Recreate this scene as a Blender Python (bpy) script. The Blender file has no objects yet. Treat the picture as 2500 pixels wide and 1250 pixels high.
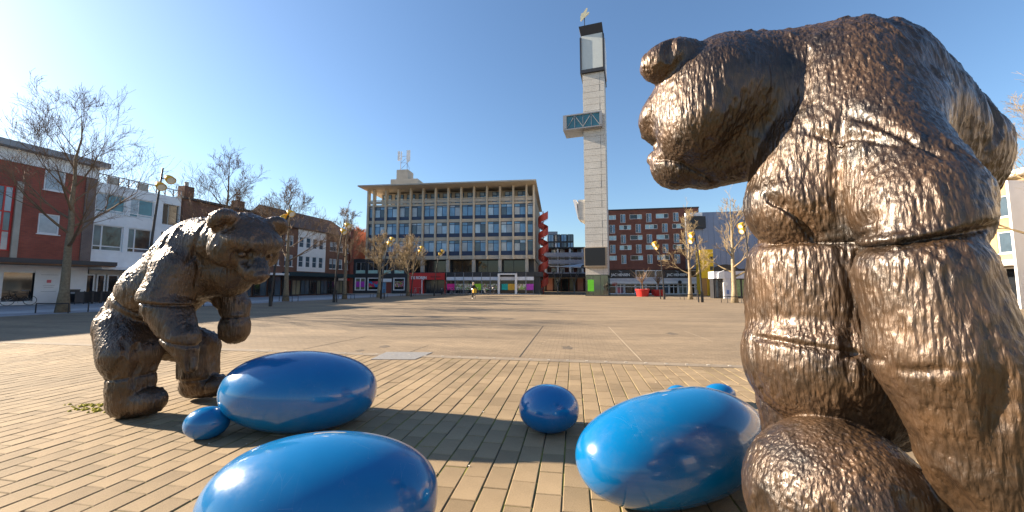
import bpy, math, random
import numpy as np
from mathutils import Vector, Matrix
R = math.radians
random.seed(7)
rng = np.random.default_rng(7)
sc = bpy.context.scene
col = sc.collection

# ------------------------------------------------------------------ camera
FPX, HOR, CH = 900.0, 696.0, 1.45            # focal length and horizon row of the 2500 px wide photograph, eye height
YAW = math.atan(150 / 900.0); PIT = math.atan((HOR - 625) / FPX)
cam = bpy.data.objects.new('camera', bpy.data.cameras.new('camera'))
col.objects.link(cam); sc.camera = cam
cam.data.sensor_width = 36; cam.data.lens = FPX / 2500 * 36
cam.data.clip_start = 0.05; cam.data.clip_end = 3000
cam.location = (0, 0, CH); cam.rotation_euler = (R(90) + PIT, 0, YAW)

# ------------------------------------------------------------------ sky and sun
SUN_AZ, SUN_EL = 86.8, 24.5                  # degrees left of +Y, elevation
w = bpy.data.worlds.new('World'); sc.world = w; w.use_nodes = True
nt = w.node_tree; nt.nodes.clear()
sky = nt.nodes.new('ShaderNodeTexSky'); sky.sky_type = 'NISHITA'; sky.sun_disc = False
sky.sun_elevation = R(SUN_EL); sky.sun_rotation = R(-SUN_AZ)
sky.air_density = 1.25; sky.dust_density = 0.75; sky.ozone_density = 5.0; sky.altitude = 0
bg = nt.nodes.new('ShaderNodeBackground'); bg.inputs[1].default_value = 0.062
wo = nt.nodes.new('ShaderNodeOutputWorld')
nt.links.new(sky.outputs[0], bg.inputs[0]); nt.links.new(bg.outputs[0], wo.inputs[0])
sd = Vector((-math.sin(R(SUN_AZ)) * math.cos(R(SUN_EL)), math.cos(R(SUN_AZ)) * math.cos(R(SUN_EL)), math.sin(R(SUN_EL))))
sun = bpy.data.objects.new('sun', bpy.data.lights.new('sun', 'SUN')); col.objects.link(sun)
sun.data.energy = 5.0; sun.data.angle = R(0.53); sun.data.color = (1.0, 0.84, 0.64)
sun.rotation_euler = sd.to_track_quat('Z', 'Y').to_euler()
sc.view_settings.view_transform = 'Standard'; sc.view_settings.look = 'None'
sc.view_settings.exposure = 1.75; sc.view_settings.gamma = 1.0

# ------------------------------------------------------------------ pixel geometry (places things at real depths)
s_, c_ = math.sin(YAW), math.cos(YAW)
FH = np.array([-s_, c_, 0.0]); RT = np.array([c_, s_, 0.0]); UP = np.array([0, 0, 1.0])
FW = FH * math.cos(PIT) + UP * math.sin(PIT); UC = -FH * math.sin(PIT) + UP * math.cos(PIT)
CAMP = np.array([0, 0, CH])
def ray(x, y): return RT * (x - 1250) / FPX - UC * (y - 625) / FPX + FW
def G(x, y, z=0.0):
    d = ray(x, y); return CAMP + d * ((z - CH) / d[2])
def W(x, y, v):                              # point on a pixel's ray at horizontal distance v ahead
    d = ray(x, y); return CAMP + d * (v / d.dot(FH))
class Face:                                  # a vertical plane; local x along it, local y into the building
    def __init__(s, px, v, ang):
        a = R(ang); p = W(px, HOR, v); s.o = np.array([p[0], p[1], 0.0])
        s.e = RT * math.cos(a) + FH * math.sin(a); s.n = np.array([-s.e[1], s.e[0], 0.0])
        s.rz = math.atan2(s.e[1], s.e[0])
    def st(s, px, py, y=0.0):
        d = ray(px, py); o = s.o + s.n * y
        t = (o - CAMP).dot(s.n) / d.dot(s.n); p = CAMP + d * t
        return (p - o).dot(s.e), p[2]
    def x(s, px, y=0.0): return s.st(px, HOR, y)[0]
    def z(s, px, py, y=0.0): return s.st(px, py, y)[1]
    def rect(s, x0, y0, x1, y1, y=0.0):      # pixel box -> x0,x1,z0,z1
        a = s.st(x0, (y0 + y1) / 2, y)[0]; b = s.st(x1, (y0 + y1) / 2, y)[0]
        m = (x0 + x1) / 2
        return a, b, s.z(m, y1, y), s.z(m, y0, y)

# ------------------------------------------------------------------ materials
MATS = {}
def mat(name, c, rough=0.6, metal=0.0, var=0.12, scale=3.0, bump=0.0, bscale=40.0, spec=0.5, coat=0.0):
    if name in MATS: return MATS[name]
    m = bpy.data.materials.new(name); m.use_nodes = True; MATS[name] = m
    n = m.node_tree.nodes; l = m.node_tree.links; b = n['Principled BSDF']
    b.inputs['Roughness'].default_value = rough; b.inputs['Metallic'].default_value = metal
    b.inputs['Specular IOR Level'].default_value = spec; b.inputs['Coat Weight'].default_value = coat
    tc = n.new('ShaderNodeTexCoord')
    if var > 0:
        nz = n.new('ShaderNodeTexNoise'); nz.inputs['Scale'].default_value = scale; nz.inputs['Detail'].default_value = 6
        nz.inputs['Roughness'].default_value = 0.65
        l.new(tc.outputs['Object'], nz.inputs['Vector'])
        mr = n.new('ShaderNodeMapRange'); mr.inputs[1].default_value = 0.3; mr.inputs[2].default_value = 0.7
        mr.inputs[3].default_value = 1 - var; mr.inputs[4].default_value = 1 + var
        l.new(nz.outputs[0], mr.inputs[0])
        mx = n.new('ShaderNodeVectorMath'); mx.operation = 'SCALE'; mx.inputs[0].default_value = c[:3]
        l.new(mr.outputs[0], mx.inputs['Scale']); l.new(mx.outputs[0], b.inputs['Base Color'])
    else: b.inputs['Base Color'].default_value = (*c[:3], 1)
    if bump > 0:
        nb = n.new('ShaderNodeTexNoise'); nb.inputs['Scale'].default_value = bscale; nb.inputs['Detail'].default_value = 4
        l.new(tc.outputs['Object'], nb.inputs['Vector'])
        bp = n.new('ShaderNodeBump'); bp.inputs['Strength'].default_value = bump; bp.inputs['Distance'].default_value = 0.02
        l.new(nb.outputs[0], bp.inputs['Height']); l.new(bp.outputs[0], b.inputs['Normal'])
    return m
def brick_mat(name, c1, c2, mortar, bw=0.22, bh=0.065, ms=0.008):
    m = mat(name, c1, 0.85, var=0); n = m.node_tree.nodes; l = m.node_tree.links; b = n['Principled BSDF']
    tc = n.new('ShaderNodeTexCoord'); sp = n.new('ShaderNodeSeparateXYZ'); l.new(tc.outputs['Object'], sp.inputs[0])
    ad = n.new('ShaderNodeMath'); l.new(sp.outputs[0], ad.inputs[0]); l.new(sp.outputs[1], ad.inputs[1])
    cb = n.new('ShaderNodeCombineXYZ'); l.new(ad.outputs[0], cb.inputs[0]); l.new(sp.outputs[2], cb.inputs[1])
    br = n.new('ShaderNodeTexBrick'); l.new(cb.outputs[0], br.inputs['Vector'])
    br.inputs['Color1'].default_value = (*c1, 1); br.inputs['Color2'].default_value = (*c2, 1); br.inputs['Mortar'].default_value = (*mortar, 1)
    br.inputs['Scale'].default_value = 1; br.inputs['Mortar Size'].default_value = ms
    br.inputs['Brick Width'].default_value = bw; br.inputs['Row Height'].default_value = bh
    nz = n.new('ShaderNodeTexNoise'); nz.inputs['Scale'].default_value = 0.9; nz.inputs['Detail'].default_value = 6
    l.new(tc.outputs['Object'], nz.inputs['Vector'])
    mr = n.new('ShaderNodeMapRange'); mr.inputs[1].default_value = .3; mr.inputs[2].default_value = .7; mr.inputs[3].default_value = .78; mr.inputs[4].default_value = 1.18
    l.new(nz.outputs[0], mr.inputs[0])
    mx = n.new('ShaderNodeVectorMath'); mx.operation = 'SCALE'; l.new(br.outputs[0], mx.inputs[0]); l.new(mr.outputs[0], mx.inputs['Scale'])
    l.new(mx.outputs[0], b.inputs['Base Color'])
    return m
def glass(name, c, rough=0.06): return mat(name, c, rough, 0.0, 0.25, 0.7, spec=0.8)
def print_mat(name, cols, scale):             # a printed picture: patches of a few inks
    m = mat(name, (1, 1, 1), 0.5, var=0); n = m.node_tree.nodes; l = m.node_tree.links; b = n['Principled BSDF']
    tc = n.new('ShaderNodeTexCoord'); v = n.new('ShaderNodeTexVoronoi'); v.inputs['Scale'].default_value = scale
    l.new(tc.outputs['Object'], v.inputs['Vector'])
    sp = n.new('ShaderNodeSeparateColor'); l.new(v.outputs['Color'], sp.inputs[0])
    cr = n.new('ShaderNodeValToRGB'); cr.color_ramp.interpolation = 'CONSTANT'
    e = cr.color_ramp.elements
    e[0].color = (*cols[0], 1); e[1].position = 1.0 / len(cols); e[1].color = (*cols[1], 1)
    for i in range(2, len(cols)):
        q = e.new(i / len(cols)); q.color = (*cols[i], 1)
    l.new(sp.outputs[0], cr.inputs[0]); l.new(cr.outputs[0], b.inputs['Base Color'])
    return m

# ------------------------------------------------------------------ mesh builder
class MB:
    def __init__(s): s.v = []; s.f = []
    def add(s, v, f):
        o = len(s.v); s.v += [tuple(p) for p in v]; s.f += [tuple(i + o for i in q) for q in f]; return s
    def box(s, x0, x1, y0, y1, z0, z1):
        return s.add([(x0,y0,z0),(x1,y0,z0),(x1,y1,z0),(x0,y1,z0),(x0,y0,z1),(x1,y0,z1),(x1,y1,z1),(x0,y1,z1)],
                     [(0,3,2,1),(4,5,6,7),(0,1,5,4),(1,2,6,5),(2,3,7,6),(3,0,4,7)])
    def prism(s, poly, y0, y1):               # polygon in x,z pushed along y
        n = len(poly)
        return s.add([(x, y0, z) for x, z in poly] + [(x, y1, z) for x, z in poly],
                     [tuple(range(n)), tuple(range(2*n-1, n-1, -1))] + [(i, i+n, (i+1) % n+n, (i+1) % n) for i in range(n)])
    def tube(s, pts, rad, n=6, cap=True):
        pts = [Vector(p) for p in pts]; k = len(pts)
        if not hasattr(rad, '__len__'): rad = [rad] * k
        vs = []; prev = None
        for i, p in enumerate(pts):
            t = (pts[min(i+1, k-1)] - pts[max(i-1, 0)]).normalized()
            a = t.orthogonal().normalized() if prev is None else (prev - t * prev.dot(t)).normalized()
            prev = a; b = t.cross(a)
            for j in range(n):
                an = 2 * math.pi * j / n; vs.append(p + (a * math.cos(an) + b * math.sin(an)) * rad[i])
        fs = [(i*n+j, i*n+(j+1) % n, (i+1)*n+(j+1) % n, (i+1)*n+j) for i in range(k-1) for j in range(n)]
        if cap: fs += [tuple(range(n-1, -1, -1)), tuple((k-1)*n+j for j in range(n))]
        return s.add(vs, fs)
    def lathe(s, prof, n=16, M=None):         # profile of (r, z)
        vs = []; k = len(prof)
        for r, z in prof:
            for j in range(n):
                a = 2*math.pi*j/n; p = Vector((r*math.cos(a), r*math.sin(a), z)); vs.append(M @ p if M else p)
        fs = [(i*n+j, i*n+(j+1) % n, (i+1)*n+(j+1) % n, (i+1)*n+j) for i in range(k-1) for j in range(n)]
        fs += [tuple(range(n-1, -1, -1)), tuple((k-1)*n+j for j in range(n))]
        return s.add(vs, fs)
    def torus(s, c, r, rr, axis='y', n=18, m=5):
        vs = []
        for i in range(n):
            a = 2*math.pi*i/n
            for j in range(m):
                b = 2*math.pi*j/m; q = r + rr*math.cos(b); h = rr*math.sin(b)
                p = {'y': (q*math.cos(a), h, q*math.sin(a)), 'z': (q*math.cos(a), q*math.sin(a), h)}[axis]
                vs.append((p[0]+c[0], p[1]+c[1], p[2]+c[2]))
        return s.add(vs, [(i*m+j, ((i+1) % n)*m+j, ((i+1) % n)*m+(j+1) % m, i*m+(j+1) % m) for i in range(n) for j in range(m)])
    def wall(s, x0, x1, z0, z1, ops, depth=0.25, y=0.0):   # front of a wall with openings and their reveals
        ops = [(max(a, x0), min(b, x1), max(c, z0), min(d, z1)) for a, b, c, d in ops]
        xs = sorted({x0, x1, *[o[0] for o in ops], *[o[1] for o in ops]}); zs = sorted({z0, z1, *[o[2] for o in ops], *[o[3] for o in ops]})
        for i in range(len(xs)-1):
            for j in range(len(zs)-1):
                mx, mz = (xs[i]+xs[i+1])/2, (zs[j]+zs[j+1])/2
                if any(o[0] < mx < o[1] and o[2] < mz < o[3] for o in ops): continue
                s.add([(xs[i],y,zs[j]),(xs[i+1],y,zs[j]),(xs[i+1],y,zs[j+1]),(xs[i],y,zs[j+1])], [(0,1,2,3)])
        for a, b, c, d in ops:
            s.add([(a,y,c),(b,y,c),(b,y,d),(a,y,d),(a,y+depth,c),(b,y+depth,c),(b,y+depth,d),(a,y+depth,d)],
                  [(0,4,5,1),(1,5,6,2),(2,6,7,3),(3,7,4,0)])
        return s
    def mesh(s, name, m, smooth=False):
        me = bpy.data.meshes.new(name); me.from_pydata(s.v, [], s.f); me.update()
        if smooth: me.polygons.foreach_set('use_smooth', [True]*len(me.polygons))
        me.materials.append(m); return me
    def build(s, name, m, parent=None, smooth=False):
        return link(name, s.mesh(name, m, smooth), parent)
def link(name, me, parent=None):
    o = bpy.data.objects.new(name, me); col.objects.link(o)
    if parent: o.parent = parent
    return o
def tag(o, label, cat, group=None):
    o['label'] = label; o['category'] = cat
    if group: o['group'] = group
    return o
def thing(name, label, cat, loc=(0, 0, 0), rz=0, group=None):
    o = bpy.data.objects.new(name, None); col.objects.link(o); o.empty_display_size = 0.2
    o.location = loc; o.rotation_euler = (0, 0, rz); return tag(o, label, cat, group)
def struct(o, kind='structure'): o['kind'] = kind; return o
def copy_tree(o, parent=None):
    c = o.copy(); col.objects.link(c); c.parent = parent
    for ch in o.children: copy_tree(ch, c)
    return c
def text(name, body, size, m, parent, loc, width=None, rot=(R(90), 0, 0), bold=0.0):
    cu = bpy.data.curves.new(name, 'FONT'); cu.body = body; cu.size = size; cu.extrude = 0.01; cu.align_x = 'CENTER'; cu.align_y = 'CENTER'; cu.offset = bold
    t = bpy.data.objects.new(name, cu); col.objects.link(t)
    bpy.context.view_layer.update()
    me = bpy.data.meshes.new_from_object(t.evaluated_get(bpy.context.evaluated_depsgraph_get())); me.materials.clear(); me.materials.append(m)
    wd = t.dimensions.x; bpy.data.objects.remove(t)
    o = link(name, me, parent); o.location = loc; o.rotation_euler = rot
    if width: o.scale = (width / max(wd, .01), 1, 1)
    return o
PANES = {}
def window(parent, r, y, fm, gm, mull=(), trans=(), fw=0.06, sill=None, name='window', fd=0.07):
    x0, x1, z0, z1 = r; b = MB()
    b.box(x0, x0+fw, y, y+fd, z0, z1); b.box(x1-fw, x1, y, y+fd, z0, z1); b.box(x0+fw, x1-fw, y, y+fd, z0, z0+fw); b.box(x0+fw, x1-fw, y, y+fd, z1-fw, z1)
    mx = [x0 + (x1-x0)*q for q in mull]; tz = [z0 + (z1-z0)*q for q in trans]
    for q in mx: b.box(q-fw/2, q+fw/2, y+.004, y+fd-.004, z0+fw, z1-fw)
    o = b.build(name, fm, parent)
    ex = [x0+fw/2] + mx + [x1-fw/2]; ez = [z0+fw/2] + tz + [z1-fw/2]
    for i in range(len(ex)-1):
        for q in tz: pass
        for j in range(len(ez)-1):
            g = gm[(i + j) % len(gm)] if isinstance(gm, (list, tuple)) else gm
            MB().box(ex[i], ex[i+1], y+fd*.5, y+fd*.5+.012, ez[j], ez[j+1]).build('pane', g, o)
    if tz:
        bb = MB()
        for i in range(len(ex)-1):
            for q in tz: bb.box(ex[i]+fw/2, ex[i+1]-fw/2, y+.006, y+fd-.006, q-fw/2, q+fw/2)
        bb.build('transom', fm, o)
    if sill: MB().box(x0-.06, x1+.06, y-.14, y+.05, z0-.07, z0-.004).build('sill', sill, o)
    return o

# ------------------------------------------------------------------ colours
M_white = mat('white_paint', (.72, .72, .72), .5, var=.06, scale=1.2)
M_offw = mat('aged_white_plaster', (.78, .78, .78), .6, var=.1, scale=.9)
M_black = mat('black_metal', (.015, .015, .018), .4, var=.1)
M_dark = mat('charcoal_cladding', (.03, .03, .034), .5, var=.15)
M_conc = mat('weathered_concrete', (.42, .38, .32), .8, var=.16, scale=1.0)
M_conc2 = mat('buff_concrete_frame', (.50, .43, .335), .8, var=.14, scale=.8)
M_grey = mat('grey_paint', (.25, .26, .28), .5, var=.1)
M_red = mat('red_panel', (.55, .03, .025), .45, var=.06)
M_redst = mat('red_steel', (.40, .05, .035), .5, var=.12)
M_yel = mat('yellow_lampshade', (.72, .40, .02), .35, var=.08)
M_navy = mat('navy_panel', (.012, .03, .085), .35, var=.1)
M_roof = mat('brown_roof_tiles', (.11, .065, .045), .8, var=.25, scale=6, bump=.4, bscale=12)
M_bitumen = mat('roofing_felt', (.09, .09, .09), .9, var=.2)
M_brick_red = brick_mat('red_brick', (.36, .085, .05), (.28, .065, .042), (.16, .09, .07))
M_brick_dk = brick_mat('dark_red_brick', (.23, .085, .055), (.175, .064, .043), (.08, .045, .04))
M_brick_br = brick_mat('brown_brick', (.22, .10, .065), (.17, .08, .055), (.12, .08, .06))
M_brick_yl = brick_mat('buff_brick', (.46, .30, .13), (.38, .25, .11), (.35, .28, .2))
G_blue = glass('blue_window_glass', (.14, .29, .46)); G_pale = glass('pale_blind_glass', (.40, .54, .66), .12)
G_dark = glass('dark_shop_glass', (.015, .017, .02)); G_mid = glass('grey_blue_glass', (.06, .09, .12))
G_teal = glass('teal_glass', (.05, .16, .19)); G_cyan = glass('pale_cyan_glass', (.35, .55, .62), .1)
G_curt = glass('curtained_glass', (.36, .40, .44), .15); G_warm = glass('lit_shop_glass', (.20, .20, .14), .1)

# ================================================================== GROUND
def grain_mat(name, c1, c2, nscale=60, streak=False, bw=None, bh=None, rough=.85, big=.25, spec=.5):
    m = mat(name, c1, rough, var=0, spec=spec); n = m.node_tree.nodes; l = m.node_tree.links; b = n['Principled BSDF']
    tc = n.new('ShaderNodeTexCoord')
    a = n.new('ShaderNodeTexNoise'); a.inputs['Scale'].default_value = nscale; a.inputs['Detail'].default_value = 5; a.inputs['Roughness'].default_value = .7
    l.new(tc.outputs['Object'], a.inputs['Vector'])
    g = n.new('ShaderNodeTexNoise'); g.inputs['Scale'].default_value = big; g.inputs['Detail'].default_value = 7; g.inputs['Roughness'].default_value = .62
    if streak:
        mp = n.new('ShaderNodeMapping'); mp.inputs['Scale'].default_value = (.55, 2.2, 1); l.new(tc.outputs['Object'], mp.inputs[0]); l.new(mp.outputs[0], g.inputs['Vector'])
    else: l.new(tc.outputs['Object'], g.inputs['Vector'])
    f = n.new('ShaderNodeMath'); f.operation = 'ADD'
    l.new(a.outputs[0], f.inputs[0]); l.new(g.outputs[0], f.inputs[1])
    last = f.outputs[0]
    oi = n.new('ShaderNodeObjectInfo'); ge = n.new('ShaderNodeNewGeometry')
    q = n.new('ShaderNodeMath'); q.operation = 'ADD'; l.new(oi.outputs['Random'], q.inputs[0]); l.new(ge.outputs['Random Per Island'], q.inputs[1])
    fr = n.new('ShaderNodeMath'); fr.operation = 'FRACT'; l.new(q.outputs[0], fr.inputs[0])
    ml = n.new('ShaderNodeMath'); ml.operation = 'MULTIPLY_ADD'; ml.inputs[1].default_value = .22 if bw is None else 0.0; ml.inputs[2].default_value = -.11 if bw is None else 0.0
    l.new(fr.outputs[0], ml.inputs[0])
    f2 = n.new('ShaderNodeMath'); f2.operation = 'ADD'; l.new(last, f2.inputs[0]); l.new(ml.outputs[0], f2.inputs[1])
    cr = n.new('ShaderNodeMapRange'); cr.inputs[1].default_value = .76; cr.inputs[2].default_value = 1.26
    l.new(f2.outputs[0], cr.inputs[0])
    mx = n.new('ShaderNodeMix'); mx.data_type = 'RGBA'; mx.inputs[6].default_value = (*c2, 1); mx.inputs[7].default_value = (*c1, 1)
    l.new(cr.outputs[0], mx.inputs[0]); out = mx.outputs[2]
    if bw:
        br = n.new('ShaderNodeTexBrick'); l.new(tc.outputs['Object'], br.inputs['Vector'])
        br.inputs['Scale'].default_value = 1; br.inputs['Brick Width'].default_value = bw; br.inputs['Row Height'].default_value = bh; br.inputs['Mortar Size'].default_value = .006
        br.inputs['Color1'].default_value = (1, 1, 1, 1); br.inputs['Color2'].default_value = (.80, .80, .80, 1); br.inputs['Mortar'].default_value = (.55, .53, .50, 1)
        mu = n.new('ShaderNodeMix'); mu.data_type = 'RGBA'; mu.blend_type = 'MULTIPLY'; mu.inputs[0].default_value = 1
        l.new(out, mu.inputs[6]); l.new(br.outputs[0], mu.inputs[7]); out = mu.outputs[2]
    l.new(out, b.inputs['Base Color'])
    bp = n.new('ShaderNodeBump'); bp.inputs['Strength'].default_value = .5; bp.inputs['Distance'].default_value = .006
    l.new(a.outputs[0], bp.inputs['Height']); l.new(bp.outputs[0], b.inputs['Normal'])
    return m
M_paver = grain_mat('concrete_paver', (.325, .236, .135), (.165, .118, .064), 130, big=.7)
M_square = grain_mat('square_paving', (.33, .245, .15), (.145, .106, .065), 34, True, .20, .10, big=.35)
M_side = grain_mat('pavement_slabs', (.40, .40, .41), (.27, .27, .28), 30, True, .30, .30, big=.3)
M_strip = grain_mat('concrete_edge', (.26, .21, .15), (.14, .11, .08), 60, big=1.2)
M_ground = grain_mat('far_asphalt', (.16, .15, .14), (.09, .085, .08), 5)
m = mat('mossy_joint_sand', (.1, .09, .05), .95, var=0); n = m.node_tree.nodes; l = m.node_tree.links
tc = n.new('ShaderNodeTexCoord'); a = n.new('ShaderNodeTexNoise'); a.inputs['Scale'].default_value = 2.2; a.inputs['Detail'].default_value = 8; l.new(tc.outputs['Object'], a.inputs['Vector'])
cr = n.new('ShaderNodeValToRGB'); cr.color_ramp.elements[0].position = .42; cr.color_ramp.elements[0].color = (.04, .032, .018, 1)
cr.color_ramp.elements[1].position = .60; cr.color_ramp.elements[1].color = (.17, .17, .02, 1)
l.new(a.outputs[0], cr.inputs[0]); l.new(cr.outputs[0], n['Principled BSDF'].inputs['Base Color'])
M_joint = m
def sheet(name, poly, z, m, thick=None):
    b = MB(); n = len(poly); b.add([(x, y, z) for x, y in poly], [tuple(range(n))])
    return struct(b.build(name, m))
sheet('ground', [(-900, -900), (900, -900), (900, 1500), (-900, 1500)], -.06, M_ground)
YS = 7.18                                      # near edge of the square, across the view
sheet('market_square', [(-70, YS + .22), (60, YS + .22), (60, 110), (-70, 110)], 0.0, M_square)
pav = sheet('paving', [(-40, -8), (14, -8), (14, YS + .02), (-40, YS + .02)], -.0055, M_joint)
# --- pavers: columns run along Y
PW, PL, JW, JL = .190, .305, .010, .004
def paver_mesh(j):
    w2, l2 = (PW-JW)/2, (PL-JL)/2; b = .005; vs = []
    rr = random.Random(j)
    dz = [rr.uniform(-.0022, .0022) for _ in range(4)]
    cs = [(-1,-1),(1,-1),(1,1),(-1,1)]
    for z, ins in ((-.03, 0), (-.005, 0), (0, b)):
        for k, (sx, sy) in enumerate(cs): vs.append((sx*(w2-ins), sy*(l2-ins), z + (dz[k] if z > -.02 else 0)))
    fs = []
    for L in (0, 4): fs += [(L+k, L+(k+1) % 4, L+4+(k+1) % 4, L+4+k) for k in range(4)]
    return vs, fs + [(8, 9, 10, 11)]
kinds = [paver_mesh(j) for j in range(8)]
kmesh = []
for vs, fs in kinds:
    me = bpy.data.meshes.new('paver'); me.from_pydata(vs, [], fs); me.materials.append(M_paver); kmesh.append(me)
spots = []
nx0, nx1 = int(-20 / PW), int(8 / PW)
for i in range(nx0, nx1):
    off = (i % 2) * PL / 2 + (i * 7 % 5) * .011
    y = -1.0 + off
    while y - PL / 2 < YS - .05:
        spots.append((i * PW, y, random.randrange(8), random.uniform(-.0015, .0015), random.uniform(-.004, .004))); y += PL
def inview(x, y):
    d = np.array([x, y, -CH]); v = d.dot(FW)
    if v < .4: return None
    px = 1250 + FPX * d.dot(RT) / v; py = 625 - FPX * d.dot(UC) / v
    return v if -20 < px < 2500 and py < 1270 else None
near = sorted([(inview(p[0], p[1]), k) for k, p in enumerate(spots) if inview(p[0], p[1])])[:300]
nearset = {k for _, k in near}
fld = MB()
for k, (x, y, j, dz, rz) in enumerate(spots):
    if k in nearset:
        o = link('paver', kmesh[j], pav); o.location = (x, y, dz); o.rotation_euler = (0, 0, rz)
    else:
        vs, fs = kinds[j]; ca, sa = math.cos(rz), math.sin(rz)
        fld.add([(x + a*ca - b*sa, y + a*sa + b*ca, z + dz) for a, b, z in vs], fs)
struct(fld.build('paver_field', M_paver, pav), 'stuff')
eb = struct(MB().box(-45, 14, YS - .02, YS + .215, -.05, .006).build('edge_strip', M_strip))
for i in range(0, 44):                         # small studs set in the strip
    if i % 1 == 0:
        MB().box(-7 + i*.36, -6.95 + i*.36, YS + .10, YS + .14, .006, .013).build('stud', M_conc, eb)
# expansion joints and patches on the square
sq = bpy.data.objects['market_square']
def strip(pa, pb, wd, z, m, parent, name):
    a = Vector(G(*pa)[:2]); b = Vector(G(*pb)[:2]); d = (b-a).normalized(); n_ = Vector((-d.y, d.x))*wd/2
    return MB().add([(*(a-n_), z), (*(b-n_), z), (*(b+n_), z), (*(a+n_), z)], [(0, 1, 2, 3)]).build(name, m, parent)
M_crack = mat('dark_joint', (.035, .028, .02), .9, var=.2); M_lite = mat('pale_joint', (.42, .34, .24), .9, var=.2)
strip((1268, 872), (1326, 796), .022, .004, M_crack, sq, 'expansion_joint')
strip((1566, 881), (1486, 798), .018, .004, M_lite, sq, 'expansion_joint')
strip((740, 853), (892, 822), .022, .004, M_crack, sq, 'expansion_joint')
strip((905, 822), (1560, 829), .014, .004, M_crack, sq, 'expansion_joint')
strip((1740, 834), (1670, 808), .014, .004, M_lite, sq, 'expansion_joint')
strip((1000, 860), (1046, 843), .014, .004, M_crack, sq, 'expansion_joint')
for (x0, y0, x1, y1) in ((1370, 1385, 851, 845),): pass
pl = [G(905, 878), G(1012, 878.5), G(1056, 861), G(944, 860)]
tag(MB().add([(p[0], p[1], .010) for p in pl] + [(p[0], p[1], -.02) for p in pl], [(0,1,2,3), (0,4,5,1), (1,5,6,2), (2,6,7,3), (3,7,4,0)]).build('utility_cover', mat('worn_steel_plate', (.27, .26, .245), .6, .3, var=.2, scale=25, bump=.4, bscale=60)),
    'pale grey metal cover plate set in the paving beyond the large blue egg', 'cover plate')
M_stain = mat('old_stain', (.11, .085, .06), .9, var=.4, scale=5); rd_ = random.Random(9)
for cx, cy, a_, b2_ in ((1385, 849, .16, .07), (940, 846, .14, .05), (880, 856, .10, .04), (1160, 776, .5, .12), (1070, 782, .7, .12), (1240, 779, .35, .09), (1640, 815, .2, .08)):
    g = G(cx, cy); pts_ = []
    for k in range(14):
        t = 2*math.pi*k/14; q = rd_.uniform(.55, 1.1); pts_.append((g[0] + a_*q*math.cos(t), g[1] + b2_*4*q*math.sin(t), .0035))
    MB().add(pts_, [tuple(range(14))]).build('stain', M_stain, sq)
# left pavement along the shops
F_L = Face(205, 30.3, 75.5)
def LP(t, d, z=0.0): p = F_L.o + F_L.e*t + F_L.n*d; return (p[0], p[1], z)   # d<0: towards the square
b = MB(); a0, a1, a2, a3 = LP(-40, -.1), LP(34, -.1), LP(34, -14.5), LP(-40, -14.5)
struct(b.add([(p[0], p[1], .005) for p in (a0, a3, a2, a1)], [(0, 1, 2, 3)]).build('pavement', M_side))
b = MB(); a0, a1, a2, a3 = LP(-40, -9.6), LP(60, -9.6), LP(60, -12.4), LP(-40, -12.4)
struct(b.add([(p[0], p[1], .009) for p in (a0, a3, a2, a1)], [(0, 1, 2, 3)]).build('tree_strip', grain_mat('pale_slabs', (.52, .52, .52), (.40, .40, .40), 20, True, .5, .5)))

# ================================================================== BUILDINGS, LEFT ROW
LRZ = F_L.rz
def lface(label, name, t0): return thing(name, label, 'building', LP(t0, 0), LRZ)
def lx(px): return F_L.x(px)
def lr(x0, y0, x1, y1, t0, y=0.0):             # pixel box given at its left column heights; keeps storeys level
    a, b_ = F_L.x(x0, y), F_L.x(x1, y)
    return a - t0, b_ - t0, F_L.z((x0+x1)/2, y1, y), F_L.z((x0+x1)/2, y0, y)
# --- red brick corner building
t0, t1 = -34.0, lx(212); L = t1 - t0
o = lface('red brick three-storey building with white cornice at the left edge', 'brick_building', t0)
ops = [lr(82, 407, 136, 462, t0), lr(73, 520, 126, 570, t0)]
za, zb = ops[0][2:], ops[1][2:]
ww = ops[0][1] - ops[0][0]
xr0, xr1 = F_L.x(-60) - t0, F_L.x(14) - t0
ops = [ops[0], (ops[0][0]-.1, ops[0][0]-.1+ww, *zb), (xr0, xr1, 3.9, 8.6)]
for k in range(1, 5):
    for zz in (za, zb): ops.append((xr0 - 3.0*k - 1.2, xr0 - 3.0*k + .2, *zz))
b = MB().wall(0, L, 3.35, 10.35, ops, .25); b.box(0, L, .3, 11, .0, 10.34); b.build('wall', M_brick_red, o)
for k, q in enumerate(ops):
    if k == 2: window(o, q, .10, M_red, [G_curt, G_mid], (.33, .66), (.3, .6), .09)
    else: window(o, q, .06, M_white, [G_curt, G_cyan], (.55,) if k > 2 else (), (), .10, M_offw)
MB().box(xr1 + .02, xr1 + .32, -.12, .1, 3.4, 9.0).build('pier', M_conc, o)
MB().box(-.1, L + .1, -.08, .6, 10.36, 11.3).build('cornice', M_offw, o)
MB().box(-.5, L + .5, -.75, 11.2, 11.32, 11.75).build('roof', M_grey, o)
MB().box(L - .62, L + .02, -.10, .5, 3.4, 10.3).build('brick_pier', brick_mat('pale_pier_brick', (.20, .12, .10), (.15, .09, .075), (.2, .18, .16), .2, .1, .02), o)
MB().box(-.2, L + .7, -2.1, .28, 3.02, 3.33).build('canopy', mat('dark_canopy', (.055, .05, .05), .6), o)
MB().box(-.2, L + .68, -2.0, .27, 2.93, 3.01).build('canopy_soffit', mat('brown_soffit', (.22, .11, .05), .6), o)
shop = lr(4, 653, 94, 737, t0)
sx0, sx1 = shop[0], shop[1]
b = MB().wall(0, L, 0, 2.92, [(sx0, sx1, .18, 2.45), (sx0 - 6, sx0 - 1, .2, 2.5), (sx0-13, sx0-7.5, .2, 2.5)], .25, .02); b.build('shopfront', M_white, o)
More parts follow.
